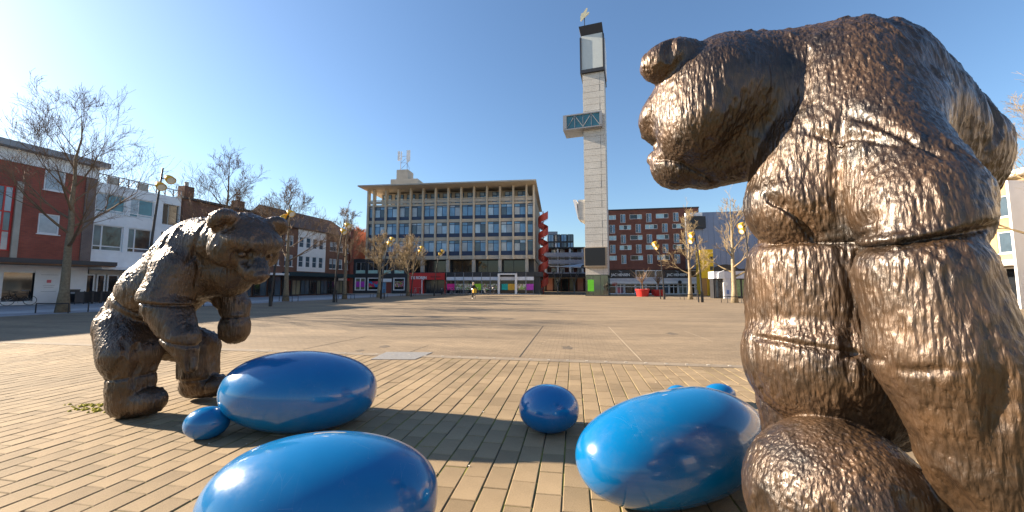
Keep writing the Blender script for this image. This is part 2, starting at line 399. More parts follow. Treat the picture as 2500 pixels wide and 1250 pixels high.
for q in ((sx0, sx1, .18, 2.45), (sx0 - 6, sx0 - 1, .2, 2.5), (sx0-13, sx0-7.5, .2, 2.5)): window(o, q, .1, M_white, G_dark, (.0001,) if 0 else (), (), .08)
px = F_L.x(119) - t0
wp = MB().box(px - .75, px + .75, -.02, .015, .15, 2.6).build('notice_panel', M_white, o)
MB().box(px - .13, px + .10, -.03, -.02, 1.62, 1.85).build('red_mark', mat('red_print', (.6, .12, .14), .5), wp)
for k, (zz, ww_) in enumerate(((2.22, .45), (1.42, .3), (1.27, .25), (.95, .4))): MB().box(px - ww_, px + ww_, -.028, -.02, zz, zz + .025).build('print_line', M_grey, wp)
# --- white rendered house
t0, t1 = lx(213) + .05, lx(428); L = t1 - t0
o = lface('white rendered shop house with wide windows and lattice roof railing', 'white_house', t0)
zt = F_L.z(222, 440); zr = F_L.z(222, 425)
z1a, z1b = F_L.z(250, 548), F_L.z(250, 612); z2a, z2b = F_L.z(262, 472), F_L.z(262, 520)
W0 = [F_L.x(216) - t0, F_L.x(291) - t0, F_L.x(303) - t0, F_L.x(362) - t0, F_L.x(384)-t0]
ops = [(W0[0], W0[1], z1b, z1a), (W0[2], W0[3], z1b, z1a), (W0[0], W0[1], z2b, z2a), (W0[2], W0[3], z2b, z2a), (W0[4], L - .05, z2b-.3, z2a+.05), (W0[4], L-.05, z1b, z1a)]
b = MB().wall(0, L, 3.0, zt, ops, .3); b.box(0, L, .35, 10, 0, zt - .01); b.build('wall', M_offw, o)
for k, q in enumerate(ops):
    if k == 0 or k == 1: window(o, q, .12, M_white, [G_dark, G_mid], (.30,), (.18,), .09, M_white)
    elif k in (2, 3): window(o, q, .12, M_white, [G_teal, G_curt], (.36,), (.16,), .08, M_white)
    else: window(o, q, .2, M_conc, G_dark, (.4,), (), .08)
rl = thing('roof_railing', 'dark lattice railing standing on the white house roof', 'railing', LP(t0, 0, zt), LRZ)
b = MB(); n_ = 9
for k in range(n_ + 1):
    x = k * L / n_; MB().box(x - .04, x + .04, .02, .10, 0, .72).build('post', M_grey, rl)
MB().box(0, L, .03, .09, .70, .78).build('top_rail', M_grey, rl)
for k in range(n_):
    x, x2 = k*L/n_, (k+1)*L/n_
    if k in (1, 4): MB().box(x + .05, x2 - .05, .0, .3, 0, .66).build('planter_box', M_conc, rl)
    else: MB().tube([(x, .06, .05), ((x+x2)/2, .06, .66), (x2, .06, .05)], .03, 4).build('lattice', M_grey, rl)
MB().box(-.05, L + .1, -1.5, .3, 2.75, 2.98).build('canopy', M_offw, o)
MB().box(0, L, .0, .34, 2.35, 2.74).build('fascia', mat('beige_fascia', (.45, .40, .33), .6), o)
for k, (xa, xb) in enumerate(((206, 232), (236, 258), (262, 290), (300, 330), (335, 380))):
    window(o, (F_L.x(xa)-t0+.02, F_L.x(xb)-t0, .1, 2.34), .08, M_white, G_dark, (), (), .09, name='shop_window')
MB().box(F_L.x(303)-t0, F_L.x(345)-t0, -.06, -.004, 2.4, 2.7).build('shop_sign', mat('mauve_sign', (.30, .12, .26), .5), o)
# --- brick terrace behind the left bear
t0, t1 = lx(428) + .04, lx(688); L = t1 - t0
o = lface('brown brick terrace with chimneys behind the left bear', 'brick_terrace', t0)
ze = F_L.z(470, 490)
ops = []
for k in range(5):
    for zz in ((4.0, 5.5), (6.7, 8.1)): ops.append((1.1 + k*2.35, 2.4 + k*2.35, *zz))
b = MB().wall(0, L, 3.0, ze, ops, .2); b.box(0, L, .25, 9, 0, ze - .01); b.build('wall', M_brick_br, o)
for q in ops: window(o, q, .06, M_white, [G_mid, G_curt], (.5,), (), .07, M_offw)
MB().box(-.1, L + .1, -.35, 9.2, ze, ze + .22).build('roof_edge', M_dark, o)
for px, py in ((443, 452), (574, 488)):
    x = F_L.x(px) - t0; zz = F_L.z(px, py)
    ch = MB().box(x - .45, x + .45, -.2, .75, ze - (6 if px < 500 else 0) + .22, zz).build('chimney', M_brick_br, o)
    MB().lathe([(.17, zz), (.17, zz + .4), (.2, zz + .42), (.2, zz + .5)], 8, Matrix.Translation((x, .25, 0))).build('chimney_pot', M_conc, ch)
MB().box(0, L, -1.2, .2, 2.72, 2.98).build('canopy', M_offw, o)
for k in range(6): window(o, (.15 + k*L/6, (k+1)*L/6 - .1, .1, 2.6), .05, M_dark, [G_dark, G_mid], (.5,), (), .07, name='shop_window')
# --- gabled house with white panel
t0, t1 = lx(688) + .04, lx(857); L = t1 - t0
o = lface('brown brick house with white panelled bay and pitched tile roof', 'gabled_house', t0)
ze = F_L.z(790, 566); zr = F_L.z(850, 533)
xa, xb = F_L.x(722) - t0, F_L.x(791) - t0
def hz(py): return F_L.z(770, py)
zu, zl = (hz(608), hz(584)), (hz(654), hz(628))
ops = []
for k in range(4):
    x = xa + .25 + k*(xb-xa-.3)/4; ops += [(x, x + .8, *zu), (x, x + .8, *zl)]
side = []
for px in (697, 705, 806, 814, 829, 843):
    x = F_L.x(px) - t0; side += [(x - .35, x + .45, *zu), (x - .35, x + .45, *zl)]
b = MB().wall(0, xa, 3.0, ze, [q for q in side if q[1] < xa], .2); b.wall(xb, L, 3.0, ze, [q for q in side if q[0] > xb], .2)
b.box(0, L, .25, 9, 0, ze - .01)
b.prism([(0, 0), (9, 0), (4.5, zr-ze)], 0, .3) if 0 else None
b.build('wall', M_brick_br, o)
MB().wall(xa, xb, hz(664), ze, ops, .12, -.06).build('white_panel', M_white, o)
for q in ops: window(o, q, 0.0, M_white, G_mid, (), (.5,), .05)
for q in side:
    if q[1] < xa or q[0] > xb: window(o, q, .06, M_white, [G_mid, G_curt], (), (.5,), .06, M_offw)
b = MB()
b.add([(0,-.4,ze-.1),(L+.1,-.4,ze-.1),(L+.1,4.5,zr),(0,4.5,zr),(0,9.4,ze-.1),(L+.1,9.4,ze-.1),(0,-.4,ze-.25),(L+.1,-.4,ze-.25),(0,9.4,ze-.25),(L+.1,9.4,ze-.25)],
      [(0,1,2,3),(3,2,5,4),(6,7,1,0),(4,5,9,8),(0,3,4,8,6),(1,7,9,5,2),(6,8,9,7)]); rf = b.build('roof', M_roof, o)
x = F_L.x(735) - t0; zc = F_L.z(735, 523); MB().box(x - .5, x + .5, 2.5, 3.3, ze, zc).build('chimney', M_brick_br, rf)
MB().box(-.1, L + .1, -1.4, .2, hz(676), hz(667)).build('awning', mat('dark_teal_awning', (.012, .035, .045), .6), o)
zs = hz(678)
MB().box(0, L, .02, .24, zs - .35, zs + .3).build('fascia', M_dark, o)
cuts = [0.05, (xa-.6), xa+.9, xa+2.5, xa+3.9, xb-.6, xb+.8, xb + 2.6, xb + 4.2, L - .9]
for k in range(len(cuts)-1):
    window(o, (cuts[k] + .06, cuts[k+1], .1, zs - .37), .08, M_dark, [G_dark, G_warm, G_mid][k % 3], (.5,), (), .07, name='shop_window')
x = F_L.x(822) - t0
sg = MB().box(x - .2, x + 2.4, -.5, -.42, zs - .35, zs + .02).build('shop_sign', M_white, o); MB().box(x + 1.7, x + 2.4, -.53, -.502, zs - .35, zs + .02).build('red_end', M_red, sg)

# ================================================================== OFFICE BUILDING ACROSS THE SQUARE
FO = Face(1100, 60.0, -6.78)
ox = FO.x(893); o = thing('office_building', 'five-storey concrete framed office block with blue windows and wide flat eaves', 'building', FO.o + FO.e*ox, FO.rz)
def Ox(px): return FO.x(px) - ox
def Oz(py): return FO.z(1100, py)
XL = Ox(1304); D = 22.0
bay = (Ox(1286) - Ox(907)) / 12.0; C0 = Ox(907)
cols = [0.0] + [C0 + k*bay for k in range(13)] + [XL]
zE, zCt, zB, zLf = FO.z(1100, 444.5, -2.0), Oz(458), Oz(484), Oz(496)
rows = [(Oz(535), Oz(527.5), Oz(500.5)), (Oz(579), Oz(570.5), Oz(542.5)), (Oz(624), Oz(614.5), Oz(587))]
zBm, zP = Oz(633), Oz(665)
b = MB(); b.box(.3, XL - .02, .55, D, zBm, zLf - .01); b.box(.3, XL - .5, 1.75, D, zP - .5, zBm - .01); b.box(1.2, XL - 1.2, 2.4, D - 1, zLf, zE - .5)
b.build('wall', M_conc2, o)
# slabs / beams between rows
for za_, zb_ in ((rows[0][2], zLf + .02), (rows[1][2], rows[0][0]), (rows[2][2], rows[1][0]), (zBm, rows[2][0])):
    MB().box(.02, XL - .04, .12, .56, za_, zb_).build('floor_beam', M_conc2, o)
for k, x in enumerate(cols):
    MB().box(x - .13, x + .13, -.22, .6, zBm - .05, zCt).build('column', M_conc2, o)
for zs_, zg, zt_ in rows:
    for k in range(len(cols)-1):
        x0, x1 = cols[k] + .14, cols[k+1] - .14
        wdw = window(o, (x0, x1, zg, zt_), .2, M_navy, random.sample([G_blue, G_pale, G_blue, G_mid, G_curt], 4), (.5,) if x1-x0 > 1 else (), (random.choice((.8, .8, .72, .86)),), .07, fd=.1)
        MB().box(x0, x1, .19, .5, zs_, zg - .004).build('spandrel', M_navy, wdw)
for k in range(len(cols)-1):                    # recessed top floor and its balustrade
    x0, x1 = cols[k] + .14, cols[k+1] - .14
    if 0 < k < len(cols) - 2: window(o, (x0 + .35, x1 + .02, zLf + .05, zCt - .35), 2.28, M_navy, [G_blue, G_pale], (.5,), (.72,), .07, fd=.1)
    pan = MB().box(x0, x1, -.02, .06, zLf + .15, zLf + .62).build('balustrade_panel', M_conc, o)
    MB().box(x0, x1, -.04, .08, zB - .12, zB).build('handrail', M_conc2, pan)
    for j in range(4):
        xx = x0 + (j+.5)*(x1-x0)/4; MB().box(xx - .04, xx + .04, 0, .05, zLf + .62, zB - .12).build('baluster', M_conc2, pan)
M_soff = mat('pale_timber_soffit', (.52, .44, .33), .6, var=.08)
b = MB(); b.add([(-.9,-2.0,zE-.22),(XL+.5,-2.0,zE-.22),(XL+.5,D+1,zE-.22),(-.9,D+1,zE-.22),(-.9,-2.0,zE),(XL+.5,-2.0,zE),(XL+.5,D+1,zE),(-.9,D+1,zE)],
    [(4,5,6,7),(0,1,5,4),(1,2,6,5),(2,3,7,6),(3,0,4,7),(0,3,2,1)]); b.build('roof', M_conc, o)
b = MB(); b.add([(-.85,-1.95,zE-.24),(XL+.45,-1.95,zE-.24),(XL+.3,.8,zCt),(-.3,.8,zCt)], [(0,3,2,1)])
b.add([(XL+.45,-1.95,zE-.24),(XL+.45,D+.9,zE-.24),(XL-.1,D,zCt),(XL-.1,.8,zCt)], [(0,3,2,1)]); b.build('soffit', M_soff, o)
MB().box(XL - .019, XL + .06, .61, D, zBm, zLf + 2).build('side_wall', brick_mat('tan_brick', (.30, .23, .15), (.26, .20, .13), (.3, .25, .2)), o)
# piloti floor
MB().box(.4, XL - .1, 1.6, 1.7, zP, zBm).build('recessed_wall', M_dark, o)
for k in range(1, 14, 2):
    x = cols[min(k, 13)]; MB().box(x - .25, x + .25, .05, .65, zP, zBm - .06).build('pilotis', M_conc, o)
    if k < 13: window(o, (x + .3, cols[k+2] - .3, zP + .02, zBm - .1), 1.45, M_dark, [G_dark, G_dark], (.48,), (), .07)
for k in range(7): MB().box(XL - .3, XL - .02, 2.5 + k*2.6, 2.75 + k*2.6, zP, zBm).build('pilotis', M_conc, o)
# podium with the shops, standing forward
PX0 = Ox(862); yp = -1.2
MB().box(Ox(1003), XL + 1.3, yp + .3, D, zP - .75, zP).build('podium_roof', M_dark, o)
MB().box(PX0, XL + .9, yp + .6, D, 0, zP - .76).build('podium_wall', M_dark, o)
def OR(x0, y0, x1, y1): r = FO.rect(x0, y0, x1, y1, yp); return (r[0]-ox, r[1]-ox, r[2], r[3])
ww_ = OR(862, 637, 1000, 716)
wins = [OR(866, 678, 892, 709), OR(897, 678, 925, 709), OR(960, 678, 988, 709)]
up_ = [OR(868, 640, 892, 668), OR(898, 640, 923, 668), OR(933, 640, 955, 668), OR(962, 640, 987, 668)]
dr = OR(931, 680, 956, 715)
b = MB().wall(ww_[0], ww_[1], 0, ww_[3] + .35, wins + up_ + [(dr[0], dr[1], 0.02, dr[3])], .3, yp); b.box(ww_[0], ww_[1], yp + .62, 6, 0, ww_[3] + .3); b.build('wing_wall', M_dark, o)
bp_ = OR(855, 560, 863, 716); MB().box(bp_[0], bp_[1], yp - .1, 6, 0, bp_[3]).build('brick_pier', M_brick_red, o)
inks = {'purple': (.48, .05, .48), 'lime': (.45, .75, .03), 'pink': (.90, .03, .30), 'teal': (.0, .42, .38), 'orange': (.88, .46, .04)}
IM = {k: mat('poster_' + k, v, .5, var=.1, scale=8) for k, v in inks.items()}
IM['food'] = print_mat('poster_food', [(.2, .14, .09), (.62, .52, .40), (.3, .45, .12), (.78, .70, .60), (.40, .22, .14)], 5)
IM['mix'] = print_mat('poster_mix', [(.6, .12, .06), (.3, .4, .08), (.7, .55, .45), (.1, .06, .05), (.5, .1, .3)], 6)
IM['strip'] = print_mat('poster_stripes', [(.35, .5, .02), (.02, .2, .45), (.5, .03, .1), (.6, .05, .12)], 2)
for q, ink in zip(wins, ('purple', 'strip', 'mix')):
    wd = window(o, q, yp + .02, M_offw, G_warm if ink == 'purple' else G_dark, (.5,) if ink == 'purple' else (), (), .14, fd=.2)
    MB().box(q[0] + .2, q[1] - .2, yp + .06, yp + .09, q[2] + .55, q[2] + 1.45).build('poster', IM[ink], wd)
for q in up_:
    wd = window(o, q, yp + .1, M_grey, G_dark, (.5,), (), .07)
    MB().box(q[0] + .08, q[1] - .08, yp + .05, yp + .09, q[2] + .05, q[2] + .55).build('mint_panel', mat('mint_panel', (.40, .60, .52), .4), wd)
d_ = window(o, (dr[0], dr[1], .05, dr[3] - .55), yp + .1, M_grey, [G_blue, mat('rust_panel', (.25, .05, .03), .5)], (.42,), (), .08, name='door')
MB().box(dr[0], dr[1], yp - .05, yp + .1, dr[3] - .53, dr[3] - .02).build('door_sign', M_offw, o)
# red entrance
re = OR(1000, 667, 1088, 714); op = OR(1034, 683, 1088, 714)
b = MB().wall(re[0], re[1], 0, re[3], [(op[0], op[1] - .02, 0.02, op[3])], 1.2, yp - .5); b.box(re[0], re[0] + .02, yp - .5, yp + .6, 0, re[3]); b.box(re[0], re[1], yp - .5, yp + .6, re[3], re[3] + .03)
b.build('red_entrance', M_red, o)
MB().box(op[0] - .12, op[0], yp - .56, yp - .3, 0, op[3]).build('entrance_jamb', M_offw, o)
window(o, (op[0], op[1] - .03, .05, op[3]), yp + .3, M_dark, G_dark, (.3, .62), (), .08, name='door')
tx = OR(1007, 674, 1044, 683)
text('lettering', 'DE ROBIJN', .62, M_white, o, ((tx[0]+tx[1])/2, yp - .52, (tx[2]+tx[3])/2), tx[1]-tx[0], bold=.02)
tx2 = OR(1054, 674, 1078, 678); MB().box(tx2[0], tx2[1], yp - .512, yp - .502, tx2[2], tx2[3]).build('ghost_lettering', mat('faded_red', (.30, .02, .02), .5), o)
# supermarket front
sx = [1090, 1111, 1132, 1154, 1176, 1197, 1219, 1262, 1284, 1303]
fz0, fz1 = OR(1090, 676, 1303, 684)[2:]
MB().box(OR(1090,676,1303,684)[0], OR(1090,676,1303,684)[1], yp - .1, yp + .62, fz0, fz1).build('fascia', mat('pale_blue_fascia', (.68, .71, .78), .5), o)
MB().box(OR(1090,676,1303,684)[0], OR(1090,676,1303,684)[1], yp + .05, yp + .62, fz1 + .004, zP - .02).build('upper_fascia', M_dark, o)
posters = ['pink', 'food', 'food', 'lime', 'food', 'food', 'teal', 'food', 'purple']
for k in range(9):
    q = OR(sx[k], 684, sx[k+1], 715); q = (q[0] + .02, q[1] - .02, .1, fz0 - .01)
    wd = window(o, q, yp + .1, M_grey, G_dark, (), (), .06, name='shop_window')
    pz = OR(sx[k], 693, sx[k+1], 708)
    if posters[k] == 'teal':
        xm = (q[0] + q[1]) / 2
        MB().box(q[0]+.35, xm - .05, yp + .04, yp + .09, pz[2], pz[3]).build('poster', IM['teal'], wd); MB().box(xm - .02, q[1] - .3, yp + .04, yp + .09, pz[2], pz[3]).build('poster', IM['orange'], wd)
    else: MB().box(q[0] + .06, q[1] - .02, yp + .04, yp + .09, pz[2], pz[3]).build('poster', IM[posters[k]], wd)
    MB().box(q[0] - .05, q[0] + .02, yp - .2, yp - .1, .0, zP - .1).build('mullion', M_grey, o)
q = OR(1217, 668, 1263, 716); b = MB()
b.box(q[0], q[0] + .3, yp - .8, yp - .22, 0, q[3]); b.box(q[1] - .3, q[1], yp - .8, yp - .22, 0, q[3]); b.box(q[0] + .3, q[1] - .3, yp - .8, yp - .22, q[3] - .18, q[3]); b.build('portal_frame', M_offw, o)
MB().box(PX0, XL + 1.2, yp - 1.2, yp + .1, -.02, .10).build('plinth', M_conc, o)
# plant room
rx0 = FO.x(947, 3) - ox; zpl = FO.z(980, 437, 3)
MB().box(rx0, FO.x(1014, 3) - ox, 3, 8, zE - .3, zpl).build('plant_base', M_conc, o)
rz0 = FO.rect(968, 414, 996, 446, 4)
MB().box(rz0[0]-ox, rz0[1]-ox, 4, 6.5, zpl - .02, FO.z(980, 414, 4)).build('plant_room', M_conc, o)
# antenna mast
zt_ = FO.z(980, 414, 5); am = thing('antenna_mast', 'steel phone mast with upright antenna panels on the office roof', 'antenna', FO.o + FO.e*(FO.x(982, 5)) + FO.n*5 + np.array([0, 0, zt_]), FO.rz)
k_ = 62.0/900
for x in (-12, 6): MB().tube([(x*k_, 0, 0), (x*k_, 0, 46*k_)], .055, 6).build('pole', M_grey, am)
for x0, z0, x1, z1 in ((-12, 36, 6, 36), (-12, 18, 6, 18), (-12, 18, 6, 34), (6, 18, -10, 2), (6, 16, 13, 0)): MB().tube([(x0*k_, 0, z0*k_), (x1*k_, 0, z1*k_)], .035, 5).build('brace', M_grey, am)
for x0, x1, z0, z1 in ((-19.5, -14, 24, 49), (5, 14.5, 22, 51), (-11, -8.5, 26, 48)): MB().box(x0*k_, x1*k_, -.25, -.06, z0*k_, z1*k_).build('antenna_panel', M_offw, am)
MB().lathe([(.05, 0), (.2, .06), (.26, .14)], 12, Matrix.Translation((11*k_, -.35, 20*k_)) @ Matrix.Rotation(R(90), 4, 'X')).build('dish', M_white, am)
# red spiral stair
pc = W(1327, HOR, 63.5); zt_ = (718 - 516)*63.5/900
st = thing('spiral_stair', 'red steel spiral escape stair beside the office block', 'staircase', (pc[0], pc[1], 0), 0)
MB().tube([(0, 0, 0), (0, 0, zt_)], .09, 8).build('post', M_redst, st)
turns = 4.6; N = 110; r = .88; b = MB(); vs = []
for i in range(N+1):
    a = 2*math.pi*turns*i/N + 2.4; z = .1 + (zt_ - 1.3)*i/N
    for rr, zz in ((r, z), (r, z + 1.25), (r - .05, z + 1.25), (r - .05, z)): vs.append((rr*math.cos(a), rr*math.sin(a), zz))
b.add(vs, [(4*i+j, 4*i+4+j, 4*i+4+(j+1) % 4, 4*i+(j+1) % 4) for i in range(N) for j in range(4)]); b.build('parapet', M_redst, st)
for i in range(60):
    a = 2*math.pi*turns*i/60 + 2.4; z = .1 + (zt_ - 1.3)*i/60; a2 = a + .5
    MB().add([(.08*math.cos(a), .08*math.sin(a), z), (r*math.cos(a), r*math.sin(a), z), (r*math.cos(a2), r*math.sin(a2), z), (.08*math.cos(a), .08*math.sin(a), z+.05), (r*math.cos(a), r*math.sin(a), z+.05), (r*math.cos(a2), r*math.sin(a2), z+.05)],
             [(0,2,1),(3,4,5),(0,1,4,3),(1,2,5,4),(2,0,3,5)]).build('tread', M_redst, st)

# ================================================================== GALLERY FLATS AND BACKGROUND BLOCKS
FB = Face(1380, 84.0, -4); gx = FB.x(1296); o = thing('gallery_flats', 'low red flats with white gallery balconies behind the spiral stair', 'building', FB.o + FB.e*gx, FB.rz)
LW = FB.x(1445) - gx; zt_ = FB.z(1380, 608)
MB().box(0, LW, 0, 9, 0, zt_).build('wall', M_brick_dk, o)
MB().box(-.2, LW + .2, -1.5, 9.2, zt_, zt_ + .3).build('roof', M_dark, o)
for py in (628, 645, 676):
    zz = FB.z(1380, py); MB().box(0, LW, -1.4, 0, zz - .35, zz - .15).build('gallery_floor', M_conc, o); MB().box(0, LW, -1.45, -1.38, zz, zz + .95).build('gallery_rail', mat('pale_rail', (.45, .46, .52), .5), o)
    for k in range(7):
        x = .8 + k*LW/7; window(o, (x, x + 1.0, zz - .1, zz + 2.0), -.06, M_offw, [G_mid, G_curt][k % 2], (), (), .1, fd=.06)
for k in range(5): MB().box(k*LW/5 + .4, k*LW/5 + .8, -1.3, -.02, 4.2, zt_ - .02).build('pier', M_offw, o)
MB().box(-.5, LW, -2.6, 0, 3.2, 4.0).build('shop_canopy', M_dark, o)
for k in range(8): window(o, (k*LW/8 + .1, (k+1)*LW/8 - .1, .1, 3.1), -.1, M_dark, [G_dark, G_warm, mat('salmon_screen', (.60, .28, .2), .6), G_dark][k % 4], (), (), .1, name='shop_window', fd=.08)
FC = Face(1370, 100.0, -4); gx = FC.x(1338); o = thing('dark_office_block', 'dark glazed modern office block rising above the gallery flats', 'building', FC.o + FC.e*gx, FC.rz)
LW = FC.x(1402) - gx; z0, z1 = FC.z(1370, 612), FC.z(1370, 573)
MB().box(0, LW, .1, 10, 0, z1).build('wall', M_dark, o)
for k in range(4):
    for j in range(2): window(o, (k*LW/4 + .1, (k+1)*LW/4 - .1, z0 + .3 + j*2.2, z0 + 2.3 + j*2.2), .0, M_dark, [G_mid, G_blue][(k+j) % 2], (.5,), (), .12, fd=.09)
MB().box(.2, LW*.4, 2, 8, z1, z1 + 1.2).build('plant_room', M_grey, o)
# tensile market canopy
pc = W(1382, HOR, 66.0); o = thing('market_canopy', 'grey wing shaped market canopy on branching steel struts', 'canopy', (pc[0], pc[1], 0), YAW)
k_ = 66.0/900; zc = lambda py: (715.8 - py)*k_
nx_, ny_ = 12, 6; vs = []; fs = []
for lay in (0, .12):
    for i in range(nx_+1):
        for j in range(ny_+1):
            u = i/nx_; v = j/ny_; x = (-47 + 98*u)*k_; y = -4 + 8*v
            z = zc(655) + 1.3*(u-.45)**2 + 1.1*(v-.4)*(u) + .3*math.sin(u*3) - lay; vs.append((x, y, z))
n1 = (nx_+1)*(ny_+1)
for lay in (0, n1):
    for i in range(nx_):
        for j in range(ny_):
            q = (lay+i*(ny_+1)+j, lay+(i+1)*(ny_+1)+j, lay+(i+1)*(ny_+1)+j+1, lay+i*(ny_+1)+j+1); fs.append(q if lay == 0 else q[::-1])
for i in range(nx_): fs += [(i*(ny_+1), (i+1)*(ny_+1), n1+(i+1)*(ny_+1), n1+i*(ny_+1))]
for j in range(ny_): fs += [(j, j+1, n1+j+1, n1+j), (nx_*(ny_+1)+j, nx_*(ny_+1)+j+1, n1+nx_*(ny_+1)+j+1, n1+nx_*(ny_+1)+j)]
MB().add(vs, fs).build('roof_skin', mat('pale_grey_membrane', (.42, .45, .50), .5), o, True)
for bx in (-20, 20):
    MB().tube([(bx*k_, 0, 0), (bx*k_, 0, 1.6)], .12, 6).build('column', M_grey, o)
    for dx, dy in ((-16, -2), (-7, 2), (8, -2), (17, 2), (0, -3)): MB().tube([(bx*k_, 0, 1.5), ((bx+dx)*k_, dy, zc(664))], .06, 5).build('strut', M_grey, o)
MB().lathe([(.62, 0), (.62, .02)], 16, Matrix.Translation((36*k_, -4.06, zc(654))) @ Matrix.Rotation(R(90), 4, 'X') @ Matrix.Diagonal((1.1, .62, 1, 1))).build('badge', M_dark, o)
MB().box(34*k_ - .35, 38*k_ + .3, -4.12, -4.085, zc(655.5), zc(653.5)).build('badge_print', M_grey, o)

# ================================================================== TOWER
FT = Face(1430, 50.0, -17.5)
o = thing('clock_tower', 'tall slender pale stone tower with dark lantern top and glass base', 'tower', FT.o, FT.rz)
TW = FT.x(1485); TD = 4.2
def Tz(py): return FT.z(1457, py)
zg, zsh = Tz(671), Tz(176)
m = mat('engraved_tower_stone', (.5, .46, .4), .75, var=0); n = m.node_tree.nodes; l = m.node_tree.links; bs = n['Principled BSDF']
tc = n.new('ShaderNodeTexCoord'); sp = n.new('ShaderNodeSeparateXYZ'); l.new(tc.outputs['Object'], sp.inputs[0])
ad = n.new('ShaderNodeMath'); l.new(sp.outputs[0], ad.inputs[0]); l.new(sp.outputs[1], ad.inputs[1])
cb = n.new('ShaderNodeCombineXYZ'); l.new(ad.outputs[0], cb.inputs[0]); l.new(sp.outputs[2], cb.inputs[2])
nz = n.new('ShaderNodeTexNoise'); nz.inputs['Scale'].default_value = .5; nz.inputs['Detail'].default_value = 8; l.new(tc.outputs['Object'], nz.inputs['Vector'])
mp = n.new('ShaderNodeMapping'); mp.inputs['Scale'].default_value = (9, 1, 2.4); l.new(cb.outputs[0], mp.inputs[0])
nl = n.new('ShaderNodeTexNoise'); nl.inputs['Scale'].default_value = 1.0; nl.inputs['Detail'].default_value = 1; l.new(mp.outputs[0], nl.inputs['Vector'])
fz = n.new('ShaderNodeMath'); fz.operation = 'MULTIPLY'; fz.inputs[1].default_value = 4.2; l.new(sp.outputs[2], fz.inputs[0])
fr = n.new('ShaderNodeMath'); fr.operation = 'FRACT'; l.new(fz.outputs[0], fr.inputs[0])
lt = n.new('ShaderNodeMath'); lt.operation = 'LESS_THAN'; lt.inputs[1].default_value = .30; l.new(fr.outputs[0], lt.inputs[0])
g2 = n.new('ShaderNodeMath'); g2.operation = 'GREATER_THAN'; g2.inputs[1].default_value = .52; l.new(nl.outputs[0], g2.inputs[0])
mm = n.new('ShaderNodeMath'); mm.operation = 'MULTIPLY'; l.new(lt.outputs[0], mm.inputs[0]); l.new(g2.outputs[0], mm.inputs[1])
m5 = n.new('ShaderNodeMath'); m5.operation = 'MULTIPLY'; m5.inputs[1].default_value = .42; l.new(mm.outputs[0], m5.inputs[0])
cr = n.new('ShaderNodeMix'); cr.data_type = 'RGBA'; cr.inputs[6].default_value = (.46, .43, .38, 1); cr.inputs[7].default_value = (.66, .63, .57, 1); l.new(nz.outputs[0], cr.inputs[0])
mx = n.new('ShaderNodeMix'); mx.data_type = 'RGBA'; mx.inputs[7].default_value = (.10, .09, .08, 1); l.new(m5.outputs[0], mx.inputs[0]); l.new(cr.outputs[2], mx.inputs[6])
l.new(mx.outputs[2], bs.inputs['Base Color'])
M_stone = m
MB().box(.06, TW - .06, .06, TD - .06, zg, zsh).build('core', M_dark, o)
nc = 31; hc = (zsh - zg) / nc
for k in range(nc):
    z = zg + k*hc; ins = .015 * ((k*5) % 3)
    MB().box(ins, TW - .62 - ins, -ins*.3, TD, z + .018, z + hc - .018).build('stone_course', M_stone, o)
    MB().box(TW - .60, TW, .0, TD - .01, z + .018 + (.0), z + hc - .018).build('corner_course', M_stone, o)
# glazed base
M_gl = mat('clear_green_glass', (.6, .75, .68), .03, var=0); n = M_gl.node_tree.nodes; l = M_gl.node_tree.links
tr = n.new('ShaderNodeBsdfTransparent'); tr.inputs[0].default_value = (.55, .68, .62, 1); gs = n.new('ShaderNodeBsdfGlossy'); gs.inputs['Roughness'].default_value = .03
ms = n.new('ShaderNodeMixShader'); ms.inputs[0].default_value = .16; l.new(tr.outputs[0], ms.inputs[1]); l.new(gs.outputs[0], ms.inputs[2]); l.new(ms.outputs[0], n['Material Output'].inputs[0])
for k in range(3):
    MB().box(k*TW/3 + .02, (k+1)*TW/3 - .02, -.02, .0, .12, zg - .05).build('glass_panel', M_gl, o)
    MB().box(TW, TW + .02, k*TD/3 + .02, (k+1)*TD/3 - .02, .12, zg - .05).build('glass_panel', M_gl, o)
    MB().box(-.02, 0, k*TD/3 + .02, (k+1)*TD/3 - .02, .12, zg - .05).build('glass_panel', M_gl, o)
for x, y in ((0, -.02), (TW, -.02), (0, TD), (TW, TD), (TW/3, -.02), (2*TW/3, -.02)): MB().box(x - .035, x + .035, y - .035, y + .035, 0, zg - .01).build('mullion', M_dark, o)
MB().box(-.06, TW + .06, -.06, TD, 0, .11).build('base_rail', M_dark, o)
MB().box(.5, TW - .8, 1.9, 3.2, .1, zg - .01).build('lift_shaft', M_conc, o)
q = FT.rect(1435, 683, 1450, 711); MB().box(q[0], q[1], -.06, -.03, q[2], q[3]).build('green_poster', mat('green_print', (.13, .55, .02), .5, var=.1), o)
# screen
q = FT.rect(1427.5, 603, 1481, 652, -.5); zs0, zs1 = q[2], q[3]
sc_ = MB().box(-.12, TW - .12, -.5, -.002, zs0, zs1).build('screen_box', mat('bronze_screen_frame', (.35, .27, .18), .5), o)
MB().box(.02, TW - .30, -.53, -.502, zs0 + .22, zs1 - .10).build('screen', mat('dark_led_screen', (.012, .010, .010), .35, var=.1), sc_)
